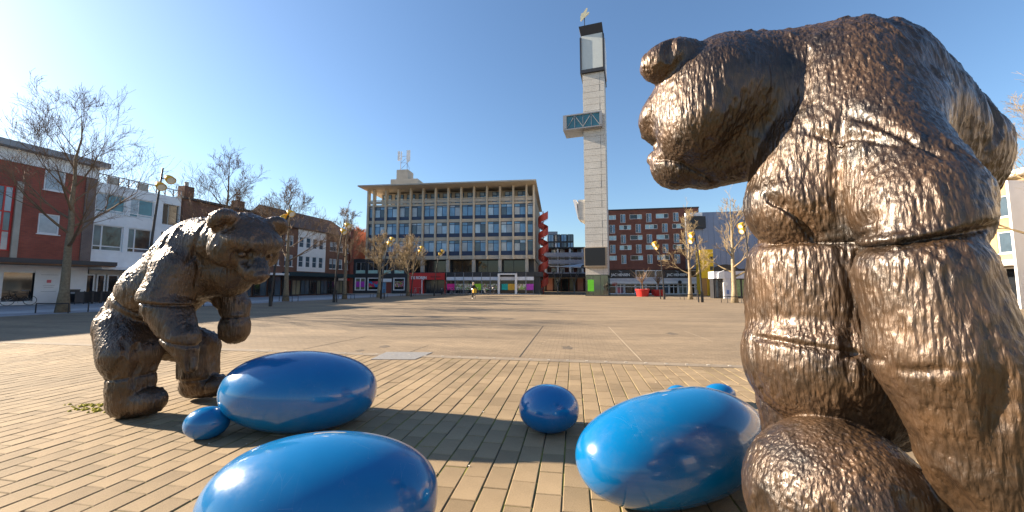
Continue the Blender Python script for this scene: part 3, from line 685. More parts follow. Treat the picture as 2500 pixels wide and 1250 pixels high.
# upper cantilevered glazed box
bz0, bz1 = FT.z(1430, 312, -.8), FT.z(1430, 275, -.8); bx0 = FT.x(1379, -.8)
gb = MB().box(bx0, TW - .35, -.85, .0, bz0, bz0 + .14).box(bx0, TW - .35, -.85, 0, bz1 - .18, bz1).box(bx0, bx0 + .5, -.85, 0, bz0 + .22, bz1 - .18).box(TW - .65, TW - .35, -.85, 0, bz0 + .22, bz1 - .18).build('viewing_box', M_grey, o)
MB().box(bx0, -.01, .0, 2.2, bz0 + .02, bz1 - .02).build('viewing_box_rear', M_grey, o)
MB().box(bx0 + .5, TW - .65, -.7, -.68, bz0 + .22, bz1 - .18).build('glass_panel', G_teal, gb)
xs_ = [bx0 + .5 + k*(TW - .65 - bx0 - .5)/4 for k in range(5)]
for k in range(4):
    a, c = (bz0 + .25, bz1 - .2) if k % 2 == 0 else (bz1 - .2, bz0 + .25)
    MB().tube([(xs_[k], -.76, a), (xs_[k+1], -.76, c)], .05, 4).build('truss_bar', M_grey, gb); MB().tube([(xs_[k+1], -.76, bz0 + .22), (xs_[k+1], -.76, bz1 - .18)], .045, 4).build('truss_bar', M_grey, gb)
# lower side box with slanted white panel
lz0, lz1 = Tz(536), Tz(484); lx0 = FT.x(1414); lx1 = FT.x(1401)
MB().prism([(lx0 + .5, lz0), (-.002, lz0), (-.002, lz1), (lx0, lz1), (lx0 - .05, lz0 + .35)], .2, 3.4).build('side_box', M_stone, o)
MB().prism([(lx0 - .06, lz0 + .3), (lx0 + .0, lz0 + .36), (lx1 + .45, lz1 + .02), (lx1, lz1 + .05)], .1, 3.5).build('slanted_panel', M_white, o)
# lantern
hz0, hz1, hz2 = Tz(176), Tz(88), Tz(60)
hd = MB().box(-.28, TW + .12, -.35, TD + .35, hz0, hz0 + .45).box(-.28, -.06, -.35, TD, hz0 + .45, hz1).box(TW - .10, TW + .12, -.35, TD, hz0 + .45, hz1).build('lantern_frame', M_dark, o)
MB().box(-.06, TW - .10, -.22, TD, hz0 + .45, hz1 + .25).build('lantern_panel', mat('opal_panel', (.55, .58, .55), .5, var=.05), hd)
MB().box(TW + .12, TW + .2, .5, TD - .2, hz0 + .6, hz1 - .2).build('lantern_side_panel', M_offw, hd)
MB().add([(-.1,-.2,hz1+.26),(TW,-.2,hz1+.26),(TW,TD,hz1+.26),(-.1,TD,hz1+.26),(-.35,-.75,hz2-.3),(TW-.1,-.75,hz2-.3),(TW+.1,TD,hz2-.9),(-.3,TD,hz2-.9)],
         [(0,1,5,4),(1,2,6,5),(2,3,7,6),(3,0,4,7),(4,5,6,7),(0,3,2,1)]).build('top_canopy', M_dark, o)
zb_ = FT.z(1437, 38) ; xb_ = FT.x(1437)
MB().tube([(xb_, .2, hz2 - 1.0), (xb_, .2, zb_ + .5)], .06, 6).build('vane_pole', M_black, o)
k_ = 50/900
pts = [(-10, -1), (-8, -3), (-1, 3), (6, 9), (12.5, 14), (13, 17), (9, 17.5), (4, 15), (6, 20), (8.5, 27), (7, 30), (2, 25), (-3, 18), (-7, 18), (-10, 10)]
MB().prism([(xb_ + x*k_, zb_ - .3 + z*k_) for x, z in pts], .13, .27).build('weathervane_bird', mat('gilded_bird', (.95, .78, .45), .3, .5, var=.05), o)

# ================================================================== BRICK SHOPS BUILDING (RIGHT)
FR = Face(1600, 57.0, -9.9); rx0 = FR.x(1470)
o = thing('brick_flats', 'dark red brick flats with scattered white windows above shops', 'building', FR.o + FR.e*rx0, FR.rz)
def RX(px): return FR.x(px) - rx0
XR = RX(1713); zt_ = FR.z(1600, 511); zf = FR.z(1600, 657)
def cp(x, y): return 1460 + x/3.905, 440 + y/3.905
rowsY = [350, 450, 550, 645, 745]
pat = [[('h',115,186),('v',228,277),('h',318,437),('v',478,530),('h',572,693),('v',738,792)],
       [('v',122,175),('h',215,330),('v',373,425),('h',466,585),('v',628,683),('h',727,845)]]
ops = []; kind = []
for j, ry in enumerate(rowsY):
    for kd, xa, xb in pat[j % 2]:
        hh = 23 if kd == 'h' else 43
        off = -8 if kd == 'h' else 6
        zc_ = FR.z(1600, cp(0, ry + off)[1] - (.0))
        hm = hh/3.905*57/900
        ops.append((RX(cp(xa, 0)[0]), RX(cp(xb, 0)[0]), zc_ - hm, zc_ + hm)); kind.append((kd, j))
xg = RX(1676)
b = MB().wall(0, XR, zf, zt_, [q for q in ops if q[1] < XR - .1], .2); b.box(0, XR, .22, 12, 0, zt_ - .01); b.build('wall', M_brick_dk, o)
for k, (q, (kd, j)) in enumerate(zip(ops, kind)):
    if kd == 'h': window(o, q, .04, M_white, [G_cyan, G_cyan, G_dark][k % 3:] + [G_cyan], (.36, .68) if k % 2 else (.64,), (), .06)
    else:
        wd = window(o, q, .04, M_offw, [G_mid, G_blue], (.5,), (), .055)
        b = MB()
        for z in range(3): b.box(q[0] + .03, q[1] - .03, -.06, -.03, q[2] + .15 + z*.4, q[2] + .19 + z*.4)
        b.build('guard_rail', M_grey, wd)
MB().box(-.05, XR + .05, -.1, 12, zt_, zt_ + .18).build('roof_edge', M_dark, o)
MB().wall(0, XR + .1, 0, zf - .01, [], .2, -.03) if 0 else None
def RR(x0, y0, x1, y1): r = FR.rect(x0, y0, x1, y1); return r[0]-rx0, r[1]-rx0, r[2], r[3]
def RC(x0, y0, x1, y1): return RR(*cp(x0, y0), *cp(x1, y1))
for k, (a, b_, lab) in enumerate(((112, 352, 'left'), (620, 870, 'right'))):
    q = RC(a, 855, b_, 932); sg = MB().box(q[0], q[1], -.25, -.005, q[2], q[3]).build('shop_sign', M_black, o)
    tq = RC(125, 890, 302, 916) if k == 0 else RC(652, 890, 845, 916)
    text('lettering', 'JAC HENSEN', .55, M_white, sg, ((tq[0]+tq[1])/2, -.27, (tq[2]+tq[3])/2), tq[1]-tq[0], bold=.015)
    e = RC(190, 862, 234, 882) if k == 0 else RC(725, 862, 770, 882)
    MB().prism([(e[0], e[3]), (e[0]+.25, e[2]+.3), (e[1]-.2, e[3]-.15), (e[1], e[2]+.1), (e[1]-.3, e[2]), (e[0]+.35, e[2]+.12)], -.28, -.255).build('emblem', M_grey, sg)
for a, b_ in ((358, 450), (455, 548), (552, 615), (880, 975)):
    q = RC(a, 858, b_, 932); window(o, q, -.1, M_offw, mat('brown_display', (.07, .045, .03), .2, spec=.8), (), (), .1, fd=.09)
q = RC(95, 934, 985, 986); MB().box(q[0], XR + .5, -.35, -.004, q[2] + .38, q[3]).build('fascia', mat('shop_fascia', (.52, .52, .55), .5), o); MB().box(q[0], XR + .5, -.45, -.004, q[2], q[2] + .36).build('lower_fascia', M_white, o)
zsf = q[2]
cuts = [100, 175, 250, 355, 455, 560, 675, 762, 850, 925, 985]
for k in range(len(cuts)-1):
    xa, xb = RX(cp(cuts[k], 0)[0]), RX(cp(cuts[k+1], 0)[0])
    window(o, (xa + .03, xb - .03, .08, zsf - .03), -.1, M_offw, [G_dark, G_mid, G_dark, mat('window_display', (.16, .17, .15), .15, var=.6, scale=2)][k % 4], (.5,) if k in (1, 3, 6, 7) else (), (.72,), .09, name='shop_window', fd=.09)
tq = RC(135, 983, 178, 1012); text('lettering', 'H&M', .75, M_red, o, ((tq[0]+tq[1])/2, -.48, (tq[2]+tq[3])/2 + .1), tq[1]-tq[0])
for x in (770, 965):
    q = RC(x - 15, 958, x + 15, 985); MB().lathe([(.26, 0), (.26, .08)], 14, Matrix.Translation(((q[0]+q[1])/2, -.6, (q[2]+q[3])/2)) @ Matrix.Rotation(R(90), 4, 'X')).build('round_sign', M_black, o)
MB().box(-.1, XR + .6, -.9, .1, -.02, .07).build('plinth', M_conc, o)
# --- grey metal-clad building
o2 = thing('grey_clad_building', 'blue-grey metal clad box building beside the brick flats', 'building', FR.o + FR.e*FR.x(1676), FR.rz)
y0 = -.7; FRg = FR
def gz(py): return FR.z(1760, py, y0)
xw = FR.x(1900) - FR.x(1676); zt2, zb2 = FR.z(1760, 519), FR.z(1760, 657)
MB().box(.0, xw, y0, 14, zb2, zt2).build('cladding_core', M_grey, o2)
M_clad = mat('blue_grey_cladding', (.20, .24, .34), .45, .3, var=.08, scale=.6)
nP = 16
for k in range(nP): MB().box(k*xw/nP + .01, (k+1)*xw/nP - .012, y0 - .05 - .012*(k % 2), y0 - .002, zb2, zt2 - .02).build('cladding_panel', M_clad, o2)
qf = FR.rect(1676, 524, 1718, 560, y0); bx_ = FR.x(1676)
MB().box(qf[0]-bx_ + .3, qf[1]-bx_, y0 - .9, y0 - .08, FR.z(1700, 559, y0), FR.z(1700, 531, y0)).build('dark_bay', M_black, o2)
MB().box(-.1, qf[1]-bx_ - .3, y0 - .5, y0 - .07, FR.z(1690, 529, y0), FR.z(1690, 521, y0)).build('white_band', M_offw, o2)
M_louv = mat('brown_louvre', (.20, .16, .11), .6, var=.15)
lx0_, lx1_ = FR.x(1741) - bx_, xw
zl0, zl1 = FR.z(1760, 663), zb2
for k in range(9):
    z = FR.z(1760, 661) + k*(zb2 - FR.z(1760, 661))/9*1.0; 
zq0, zq1 = 2.9, zb2
MB().box(lx0_, lx1_, y0 + .1, 14, 0, zq1 - .01).build('lower_wall', M_dark, o2)
for k in range(12):
    z = zq0 + k*(zq1-zq0)/12; MB().box(lx0_, lx1_, y0 - .02, y0 + .08, z + .05, z + (zq1-zq0)/12 - .05).build('louvre', M_louv, o2)
a = []
for k in range(13): 
    t = math.pi*k/12; a.append((math.cos(t)*1.9, math.sin(t)*1.1))
xc = FR.x(1768) - bx_; zc_ = FR.z(1768, 664)
MB().prism([(xc + x, zc_ + z) for x, z in a], y0 - .12, y0 - .03).build('arched_vent', M_black, o2)
# --- yellow block
FY = Face(1728, 50.0, -16); yb0 = FY.x(1714); o3 = thing('yellow_block', 'bright yellow stair block between brick flats and pavilion', 'building', FY.o + FY.e*yb0, FY.rz)
xw = FY.x(1744) - yb0; M_yb = mat('yellow_render', (.90, .55, .015), .6, var=.06)
zy1, zy0 = FY.z(1728, 609), FY.z(1728, 679)
ops = [(xw - .45, xw - .02, FY.z(1728, 634), FY.z(1728, 626)), (xw - .45, xw - .02, FY.z(1728, 660), FY.z(1728, 650))]
b = MB().wall(0, xw, zy0, zy1, ops, .3); b.box(0, xw, .32, 3.5, 0, zy1); b.build('wall', M_yb, o3)
for q in ops: window(o3, q, .2, M_conc, G_dark, (), (), .04)
MB().box(0, xw*.4, -.0, .3, 0, zy0 - .01).build('shade_tinted_wall', mat('shade_tinted_yellow', (.42, .20, .05), .6), o3); MB().box(xw*.68, xw, 0, .3, 0, zy0 - .01).build('shade_tinted_wall', mat('shade_tinted_yellow', (.42, .20, .05), .6), o3)  # lower part of the yellow wall, its shade put into an orange-brown colour
# --- white pavilion
FP = Face(1770, 40.0, -12); pb = FP.x(1744); o4 = thing('pavilion', 'low white and glass pavilion beneath the louvred wall', 'pavilion', FP.o + FP.e*pb, FP.rz)
def PX(px): return FP.x(px) - pb
def PZ(py): return FP.z(1790, py)
xw = PX(1845); zt_ = PZ(662); ze_ = PZ(680)
M_pav = mat('pavilion_cladding', (.55, .56, .62), .45, var=.05)
MB().box(0, xw, 0, 2, ze_, zt_).build('fascia', M_pav, o4)
MB().box(PX(1767), PX(1772), .02, .3, 0, ze_ - .005).build('pier', M_white, o4)
MB().prism([(PX(1752), ze_ - .01), (PX(1768), ze_ - .01), (PX(1768), zt_ + .1), (PX(1754), zt_ - .15)], -.25, -.01).build('slanted_sign', M_white, o4)
MB().box(.1, xw - .1, .6, 1.9, 0, ze_ - .01).build('inner_wall', M_dark, o4)
d_ = window(o4, (PX(1748), PX(1766), .05, ze_ - .05), .3, M_dark, [G_mid, G_dark], (.5,), (), .08, name='door')
MB().box(PX(1772), PX(1785), .05, .35, 0, ze_ - .01).build('panel', M_pav, o4)
for a_, b_, gm in ((1785, 1797, G_dark), (1797, 1812, mat('green_curtain', (.22, .30, .14), .3, var=.4, scale=4)), (1812, 1828, mat('green_curtain', (.22, .30, .14))), (1828, 1843, G_dark)):
    window(o4, (PX(a_), PX(b_) - .03, .08, ze_ - .05), .2, M_dark, gm, (), (), .06)
MB().box(PX(1774), PX(1780), .0, .044, PZ(718), PZ(708)).build('blue_notice', mat('blue_sign', (.1, .17, .38), .5), o4)
MB().lathe([(.22, 0), (.22, .03)], 14, Matrix.Translation((PX(1771), -.1, PZ(693))) @ Matrix.Rotation(R(90), 4, 'X')).build('round_sign', M_white, o4)

# ================================================================== RIGHT ROW (edge of frame, also mirrored in the eggs)
o = thing('buff_terrace', 'buff brick terrace with white bands at the right edge', 'building', (33, 46, 0), R(-90))
Lr = 84
ops = []
for k in range(24):
    for z in (3.9, 6.7): ops.append((.7 + k*3.5, 2.9 + k*3.5, z, z + 1.7))
b = MB().wall(0, Lr, 3.3, 9.6, ops, .2); b.box(0, Lr, .25, 10, 0, 9.58); b.build('wall', M_brick_yl, o)
for k, q in enumerate(ops): window(o, q, .06, M_white, [G_mid, G_curt], (.5,), (), .1, M_white)
MB().box(-.2, Lr + .2, -.6, 10.2, 9.6, 10.0).build('roof_edge', M_white, o)
MB().box(0, Lr, -1.8, .2, 2.9, 3.28).build('canopy', M_offw, o)
for k in range(12): window(o, (k*7 + .2, k*7 + 6.7, .1, 2.8), .05, M_white, [G_dark, G_mid], (.33, .66), (), .1, name='shop_window')
q = W(2494, HOR, 25.0)
FQ = Face(2494, 22.5, 0)
o = tag(MB().box(-.16, 1.1, 0, .12, 0, FQ.z(2494, 440)).build('white_pylon', M_white), 'tall white pylon at the right edge beside the bear', 'pylon'); o.location = FQ.o; o.rotation_euler = (0, 0, FQ.rz)

FE = Face(2000, 60.0, -30); o = thing('brick_row', 'low brown brick row closing the square beyond the right bear', 'building', FE.o + FE.e*-8, FE.rz)
ops = [(1.0 + k*2.6, 2.5 + k*2.6, z, z + 1.5) for k in range(14) for z in (3.9, 6.6)]
b = MB().wall(0, 38, 3.2, 9.2, ops, .2); b.box(0, 38, .25, 9, 0, 9.18); b.build('wall', M_brick_br, o)
for q in ops: window(o, q, .06, M_white, [G_mid, G_curt], (.5,), (), .08)
MB().box(-.2, 38.2, -.5, 9.2, 9.2, 9.5).build('roof_edge', M_dark, o); MB().box(0, 38, -1.2, .2, 2.85, 3.15).build('canopy', M_offw, o)
for k in range(9): window(o, (k*4.2 + .1, k*4.2 + 4.1, .1, 2.8), .05, M_dark, [G_dark, G_mid], (.5,), (), .08, name='shop_window')

# ================================================================== TREES
M_bark = mat('tree_bark', (.20, .155, .10), .9, var=.35, scale=9, bump=.5, bscale=25)
M_bark2 = mat('pale_plane_bark', (.27, .215, .135), .9, var=.35, scale=5, bump=.4, bscale=20)
M_twig = mat('brown_twigs', (.17, .11, .065), .9, var=.3, scale=3)
M_twig2 = mat('buff_twigs', (.26, .19, .10), .9, var=.3, scale=3)
def tree(px, py, top, label, seed, spread=1.0, trunk=.32, r0=None, bark=None, twig=None, dens=1.0, name='bare_tree', base=None, guard=True, lean=0.0, low=.0, limbs=12):
    rd = random.Random(seed); p = G(px, py) if base is None else np.array(base)
    v = (p - CAMP).dot(FH); H = (HOR - top)*v/FPX + CH
    t = thing(name, label, 'tree', (p[0], p[1], 0), 0, 'bare street trees')
    r0 = r0 or H*.018; bark = bark or M_bark; twig = twig or M_twig
    th = H*trunk; tk = MB(); cw = MB()
    pts = []; ns = 9
    wob = [(rd.uniform(-.10, .10), rd.uniform(-.10, .10)) for _ in range(ns+1)]
    for i in range(ns+1):
        f = i/ns; z = H*.86*f; pts.append(Vector((wob[i][0]*H*.05*f*1.5 + lean*H*f*f, wob[i][1]*H*.05*f*1.5, z)))
    rad = [r0*(1.35 if i == 0 else (1-.96*(i/ns)**.9)) + .008 for i in range(ns+1)]
    tk.tube(pts, rad, 9); tk.build('trunk', bark, t, True)
    def along(f):
        x = f*ns; i = min(int(x), ns-1); return pts[i].lerp(pts[i+1], x-i), rad[i]*(1-x+i) + rad[i+1]*(x-i)
    mn = .0050*max(1, v/22)
    def branch(p0, d, Ln, r, lev):
        seg = 4 if lev < 2 else (3 if lev == 2 else 2)
        ps = [p0]; dd = d.normalized(); cur = p0
        for i in range(seg):
            j = .13 if lev > 0 else .10
            dd = (dd + Vector((rd.uniform(-j, j), rd.uniform(-j, j), rd.uniform(-j, j) + (.10 if lev < 3 else .05)))).normalized()
            cur = cur + dd*(Ln/seg); ps.append(cur)
        rs = [max(r*(1-.75*i/seg), mn) for i in range(seg+1)]
        cw.tube(ps, rs, 5 if lev == 0 else 3, False)
        if lev >= 4: return
        nb = [5, 5, 4, 3][lev]
        nb = max(2, int(round(nb*dens + rd.uniform(-.4, .4))))
        for k in range(nb):
            f = rd.uniform(.25, 1.0) if k else 1.0
            x = f*seg; i = min(int(x), seg-1); q = ps[i].lerp(ps[i+1], x-i)
            ax = (ps[i+1]-ps[i]).normalized(); pr = ax.orthogonal().normalized(); pr.rotate(Matrix.Rotation(rd.uniform(0, 6.283), 3, ax))
            nd = ax*rd.uniform(.8, 1.1) + pr*rd.uniform(.35, .75)
            branch(q, nd, Ln*rd.uniform(.45, .70), rs[i]*.60, lev+1)
    for k in range(limbs):
        f = trunk + (1-trunk)*(k/limbs)**1.15*.93 - low*(1 - k/limbs)
        q, r = along(f); a = k*2.4 + rd.uniform(-.4, .4); e = .35 + .75*(k/limbs) + rd.uniform(-.1, .15)
        L_ = spread*H*(.25 - .15*(k/limbs))*rd.uniform(.8, 1.15)
        branch(q, Vector((math.cos(a)*math.cos(e), math.sin(a)*math.cos(e), math.sin(e))), L_, r*.55, 0)
    q, r = along(1.0); branch(q, Vector((0, 0, 1)), H*.09, r, 2)
    cw.build('crown', twig, t)
    if guard:
        gd = thing('tree_guard', 'black hoop guard around ' + label, 'tree guard', (p[0], p[1], 0), YAW, 'metal guards at the tree feet')
        for y in (-.45, .45): MB().tube([(-.85, y, 0), (-.85, y, .5), (.85, y, .5), (.85, y, 0)], .03, 5).build('hoop', M_black, gd)
    return t
tree(152, 763, 195, 'the big bare tree in front of the red brick building', 11, 1.2, .33, .21, limbs=15, dens=.92)
tree(540, 747, 335, 'the bare tree rising behind the left bear', 12, .95, .34, limbs=12)
tree(697, 736, 425, 'the bare tree before the white panelled house', 13, 1.0, .36, .22)
tree(841, 730, 488, 'the bare tree at the end of the gabled house', 14, .82, .40, .2, limbs=10)
tree(925, 726, 560, 'the bushy bare tree nearest the black shop wing', 15, 1.05, .30, .22, M_bark2, M_twig2, .98, low=-.06)
tree(996, 722.5, 572, 'the bushy bare tree beside the red entrance', 16, 1.05, .30, .22, M_bark, M_twig2, .98, low=-.06)
tree(1686, 731, 482, 'the pale barked tree in front of the brick shops', 17, .68, .25, .20, M_bark2, M_twig2, .85)
tree(1794, 739, 448, 'the pale barked tree in front of the white pavilion', 18, .85, .25, .22, M_bark2, M_twig2, .80)
tree(0, 0, 150, 'the bare tree at the right edge behind the bear', 19, 1.0, .3, base=W(2590, HOR, 17.0)*np.array([1, 1, 0]), guard=False, twig=M_twig2)
tree(1100, 700, 560, 'the russet tree beyond the gabled house', 21, 1.5, .3, base=W(872, HOR, 75)*np.array([1, 1, 0]), guard=False, twig=mat('russet_twigs', (.28, .09, .03), .9, var=.3), dens=1.1) if 1 else None
# planters with small trees
M_pot = mat('red_planter_plastic', (.50, .025, .02), .4, var=.05)
for k, (px, py, rr, lab) in enumerate(((1569, 724, .86, 'red round planter with bare sapling left of the lamp post'), (1608, 723, .70, 'red round planter just behind the lamp post'), (1600, 720, .6, 'small red planter partly hidden between larger planters'))):
    p = G(px, py); pt = thing('planter', lab, 'planter', (p[0], p[1], 0), 0, 'red planters before the shops')
    hh = .95 - .1*k
    MB().lathe([(rr*.8, 0), (rr*.97, hh*.8), (rr*1.05, hh*.82), (rr*1.05, hh), (rr*.95, hh), (rr*.92, hh - .08)], 20).build('pot', M_pot, pt, False)
    MB().lathe([(rr*.92, hh - .12), (rr*.9, hh - .09)], 16).build('soil', mat('potting_soil', (.03, .02, .015), .95), pt)
    if k < 2:
        sp_ = MB(); rd = random.Random(40 + k)
        sp_.tube([(0, 0, hh - .1), (.03, 0, hh + 1.1)], [.05, .035], 6)
        for j in range(46):
            a = rd.uniform(0, 6.28); e = rd.uniform(.7, 1.35); L_ = rd.uniform(.7, 2.1); z0 = hh + rd.uniform(.5, 1.1)
            d = Vector((math.cos(a)*math.cos(e), math.sin(a)*math.cos(e), math.sin(e)))
            q1 = Vector((0, 0, z0)); q2 = q1 + d*L_*.55; q3 = q2 + (d + Vector((rd.uniform(-.3, .3), rd.uniform(-.3, .3), .2))).normalized()*L_*.45
            sp_.tube([q1, q2, q3], [.024, .018, .010], 3, False)
        sp_.build('sapling', M_twig, pt)

# ================================================================== STREET LAMPS
def shade_mesh():
    prof = [(.03, 0), (.09, .02), (.16, .14), (.215, .34), (.235, .56), (.21, .56), (.19, .34), (.13, .15), (.02, .05)]
    return MB().lathe(prof, 14).mesh('lamp_shade', M_yel, True)
SH = shade_mesh(); M_lens = mat('frosted_lens', (.75, .72, .62), .3, var=.05)
LN = MB().lathe([(.20, .50), (.20, .53)], 12).mesh('lens', M_lens)
def lamp(px, py, tx, ty, heads, label, bollard=None, vv=None, tilt=115):
    p = G(px, py) if vv is None else W(px, HOR, vv)*np.array([1, 1, 0]); v = (p - CAMP).dot(FH)
    t = W(tx, ty, v); d = t - np.array([p[0], p[1], 0])
    o = thing('street_lamp', label, 'street lamp', (p[0], p[1], 0), 0, 'leaning street lamps with yellow shades')
    H = d[2]; bend = RT * (-d.dot(RT))*.22
    pts = []
    for i in range(9):
        f = i/8; q = d*f + bend*math.sin(math.pi*f)*1.0; pts.append(tuple(q))
    MB().tube(pts, [.085 - .045*i/8 for i in range(9)], 8).build('pole', M_black, o, True)
    MB().tube([(0, 0, 0), (0, 0, .9)], .11, 8).build('base_sleeve', M_black, o)
    for k, (hx, hy, dirx) in enumerate(heads):
        q = W(hx, hy, v) - np.array([p[0], p[1], 0]); f = q[2]/H
        on = Vector(d*f + bend*math.sin(math.pi*f)); qv = Vector(q)
        MB().tube([tuple(on), tuple(qv)], .028, 5).build('arm', M_black, o)
        ax = (Vector(RT)*dirx*.75 + Vector((0, 0, -.55)) - Vector(FH)*.25).normalized()
        M_ = ax.to_track_quat('Z', 'Y').to_matrix().to_4x4()
        s = link('lamp_shade', SH, o); s.matrix_local = Matrix.Translation(qv - ax*.30) @ M_
        ln = link('lens', LN, s)
    if bollard:
        bx, by = bollard; g = G(bx, by)
        tag(MB().tube([(0, 0, 0), (-.05, 0, .95)], [.06, .05], 8).lathe([(.06, .94), (.075, .96), (.075, 1.0), (.02, 1.03)], 8, Matrix.Translation((-.05, 0, 0))).build('bollard', M_black),
            'short black post beside ' + label.replace('leaning ', 'the '), 'bollard', 'short posts beside the lamps').location = (g[0], g[1], 0)
lamp(352, 760, 398, 410, ((413, 436, 1), (390, 452, 1)), 'leaning street lamp behind the left bear against the white house')
lamp(660, 748, 712, 500, ((708, 519, 1), (693, 531, -.6)), 'leaning street lamp rising beside the left bear snout')
lamp(815, 738, 841, 538, ((848, 549, 1), (838, 564, .8)), 'leaning street lamp at the gabled house end', (822, 738))
lamp(930, 729.5, 952, 574, ((957, 583, 1), (950, 594, .8)), 'leaning street lamp by the black shop wing', (938, 729.5))
lamp(1004, 724, 1024, 592, ((1029, 604, 1), (1025, 613, .8)), 'leaning street lamp by the red entrance')
lamp(1060, 723, 1075, 606, ((1080, 613, 1), (1074, 620, .8)), 'leaning street lamp before the pink poster')
lamp(1622, 731, 1604, 583, ((1599, 594, -1), (1604, 602, -.8)), 'leaning street lamp between the red planters and tree', (1613, 730))
lamp(1715, 738, 1694, 560, ((1689, 572, -1), (1689, 586, -1)), 'leaning street lamp in front of the yellow block', (1706, 738))
lamp(1836, 742, 1816, 536, ((1811, 549, -1), (1814, 561, -1)), 'leaning street lamp half hidden behind the right bear')

# ================================================================== SMALL THINGS
M_tyre = mat('black_rubber', (.012, .012, .012), .8, var=.1); M_chrome = mat('bright_steel', (.5, .5, .5), .3, .9, var=.05)
def bicycle(loc, rz, label, fm, group=None):
    o = thing('bicycle', label, 'bicycle', loc, rz, group)
    for x in (-.53, .53):
        wl = MB().torus((x, 0, .345), .325, .018, n=20).build('wheel', M_tyre, o)
        b = MB()
        for k in range(6):
            a = math.pi*k/6; b.tube([(x + .32*math.cos(a), 0, .345 + .32*math.sin(a)), (x - .32*math.cos(a), 0, .345 - .32*math.sin(a))], .004, 3)
        b.build('spokes', M_chrome, wl)
    b = MB()
    for a, c in (((-.53, 0, .345), (-.08, 0, .32)), ((-.53, 0, .345), (-.2, 0, .80)), ((-.08, 0, .32), (-.22, 0, .92)), ((-.08, 0, .32), (.36, 0, .78)), ((-.2, 0, .80), (.34, 0, .86)), ((.53, 0, .345), (.33, 0, .98))): b.tube([a, c], .02, 5)
    b.build('frame', fm, o)
    MB().tube([(.18, -.27, 1.06), (.36, -.2, 1.05), (.33, 0, .99), (.36, .2, 1.05), (.18, .27, 1.06)], .014, 5).build('handlebar', M_chrome, o)
    MB().prism([(-.36, .93), (-.12, .93), (-.08, .95), (-.12, .99), (-.36, 1.0), (-.38, .96)], -.07, .07).build('saddle', M_tyre, o)
    MB().tube([(-.08, -.1, .2), (-.08, -.1, .32), (-.08, .1, .32), (-.08, .1, .44)], .014, 4).build('pedals', M_black, o)
    return o
p = F_L.o + F_L.e*F_L.x(52, -1) + F_L.n*-.9
bicycle((p[0], p[1], 0), LRZ, 'dark bicycle parked before the shop window at the left', M_black)
def OP(px, y): x = FO.x(px, y); q = FO.o + FO.e*x + FO.n*y; return (q[0], q[1], 0)
rd = random.Random(3)
for k, px in enumerate((1014, 1026, 1093, 1103, 1114, 1127, 1138, 1147, 1165, 1183, 1198, 1208)):
    nm = {1014: 'dark bicycle against the red entrance wall, farther from the opening', 1026: 'dark bicycle against the red entrance wall, nearer the opening', 1093: 'bicycle under the left end of the pink poster', 1103: 'bicycle under the right end of the pink poster', 1114: 'bicycle under the first food poster, right of the pink one', 1127: 'bicycle under the joint of the first two food posters', 1138: 'bicycle under the second food poster', 1147: 'bicycle just left of the lime green poster', 1165: 'bicycle under the lime green poster', 1183: 'bicycle under the food poster right of the lime green one', 1198: 'second bicycle left of the white portal frame', 1208: 'bicycle nearest the white portal frame'}[px]
    bicycle(OP(px, -3.6 + rd.uniform(-.2, .2)), FO.rz + R(90) + rd.uniform(-.9, .9), nm, M_black if k % 3 else M_grey, 'bicycles before the red entrance' if px < 1040 else 'bicycles parked along the office block')
def scooter(loc, rz, label):
    o = thing('scooter', label, 'scooter', loc, rz)
    for x in (-.6, .6): MB().torus((x, 0, .24), .18, .06, n=16, m=6).build('wheel', M_tyre, o)
    MB().prism([(-.85, .45), (-.7, .75), (-.05, .78), (0, .35), (.35, .3), (.45, .9), (.55, .95), (.62, .5), (.5, .2), (-.2, .18), (-.5, .3)], -.17, .17).build('body', M_black, o)
    MB().box(-.75, -.05, -.15, .15, .785, .87).build('seat', M_tyre, o)
    MB().tube([(.42, -.32, 1.05), (.5, 0, 1.0), (.42, .32, 1.05)], .02, 5).build('handlebar', M_black, o)
    MB().lathe([(.07, 0), (.07, .05)], 10, Matrix.Translation((.6, 0, .88)) @ Matrix.Rotation(R(90), 4, 'Y')).build('headlight', M_chrome, o)
scooter(OP(1079, -3.4), FO.rz - R(75), 'dark motor scooter parked at the right of the red entrance')
# car
p = W(1724, HOR, 57.0); o = thing('parked_car', 'dark hatchback car parked by the yellow block', 'car', (p[0], p[1], 0), R(10))
M_car = mat('black_car_paint', (.012, .013, .016), .25, var=.05, coat=.8)
MB().prism([(-2.0, .35), (-2.05, .8), (-1.5, .95), (1.6, .95), (2.0, .85), (2.05, .4)], -.85, .85).build('body', M_car, o)
cb_ = MB(); cb_.add([(-1.3,-.8,.95),(1.5,-.8,.95),(1.1,-.62,1.45),(-.6,-.62,1.47),(-1.3,.8,.95),(1.5,.8,.95),(1.1,.62,1.45),(-.6,.62,1.47)], [(0,1,2,3),(7,6,5,4),(0,3,7,4),(1,5,6,2),(3,2,6,7)]); cb_.build('cabin', G_dark, o)
for x in (-1.25, 1.25):
    for y in (-.8, .8):
        wl = MB().lathe([(.2, -.1), (.32, -.09), (.32, .09), (.2, .1)], 16, Matrix.Translation((x, y, .32)) @ Matrix.Rotation(R(90), 4, 'X')).build('wheel', M_tyre, o)
        MB().lathe([(.19, -.115), (.19, .115)], 10, Matrix.Translation((x, y, .32)) @ Matrix.Rotation(R(90), 4, 'X')).build('rim', M_chrome, wl)
for y in (-.6, .6): MB().box(-2.07, -2.0, y - .18, y + .18, .62, .76).build('headlight', M_lens, o); MB().box(2.0, 2.07, y - .16, y + .16, .66, .8).build('tail_light', M_red, o)
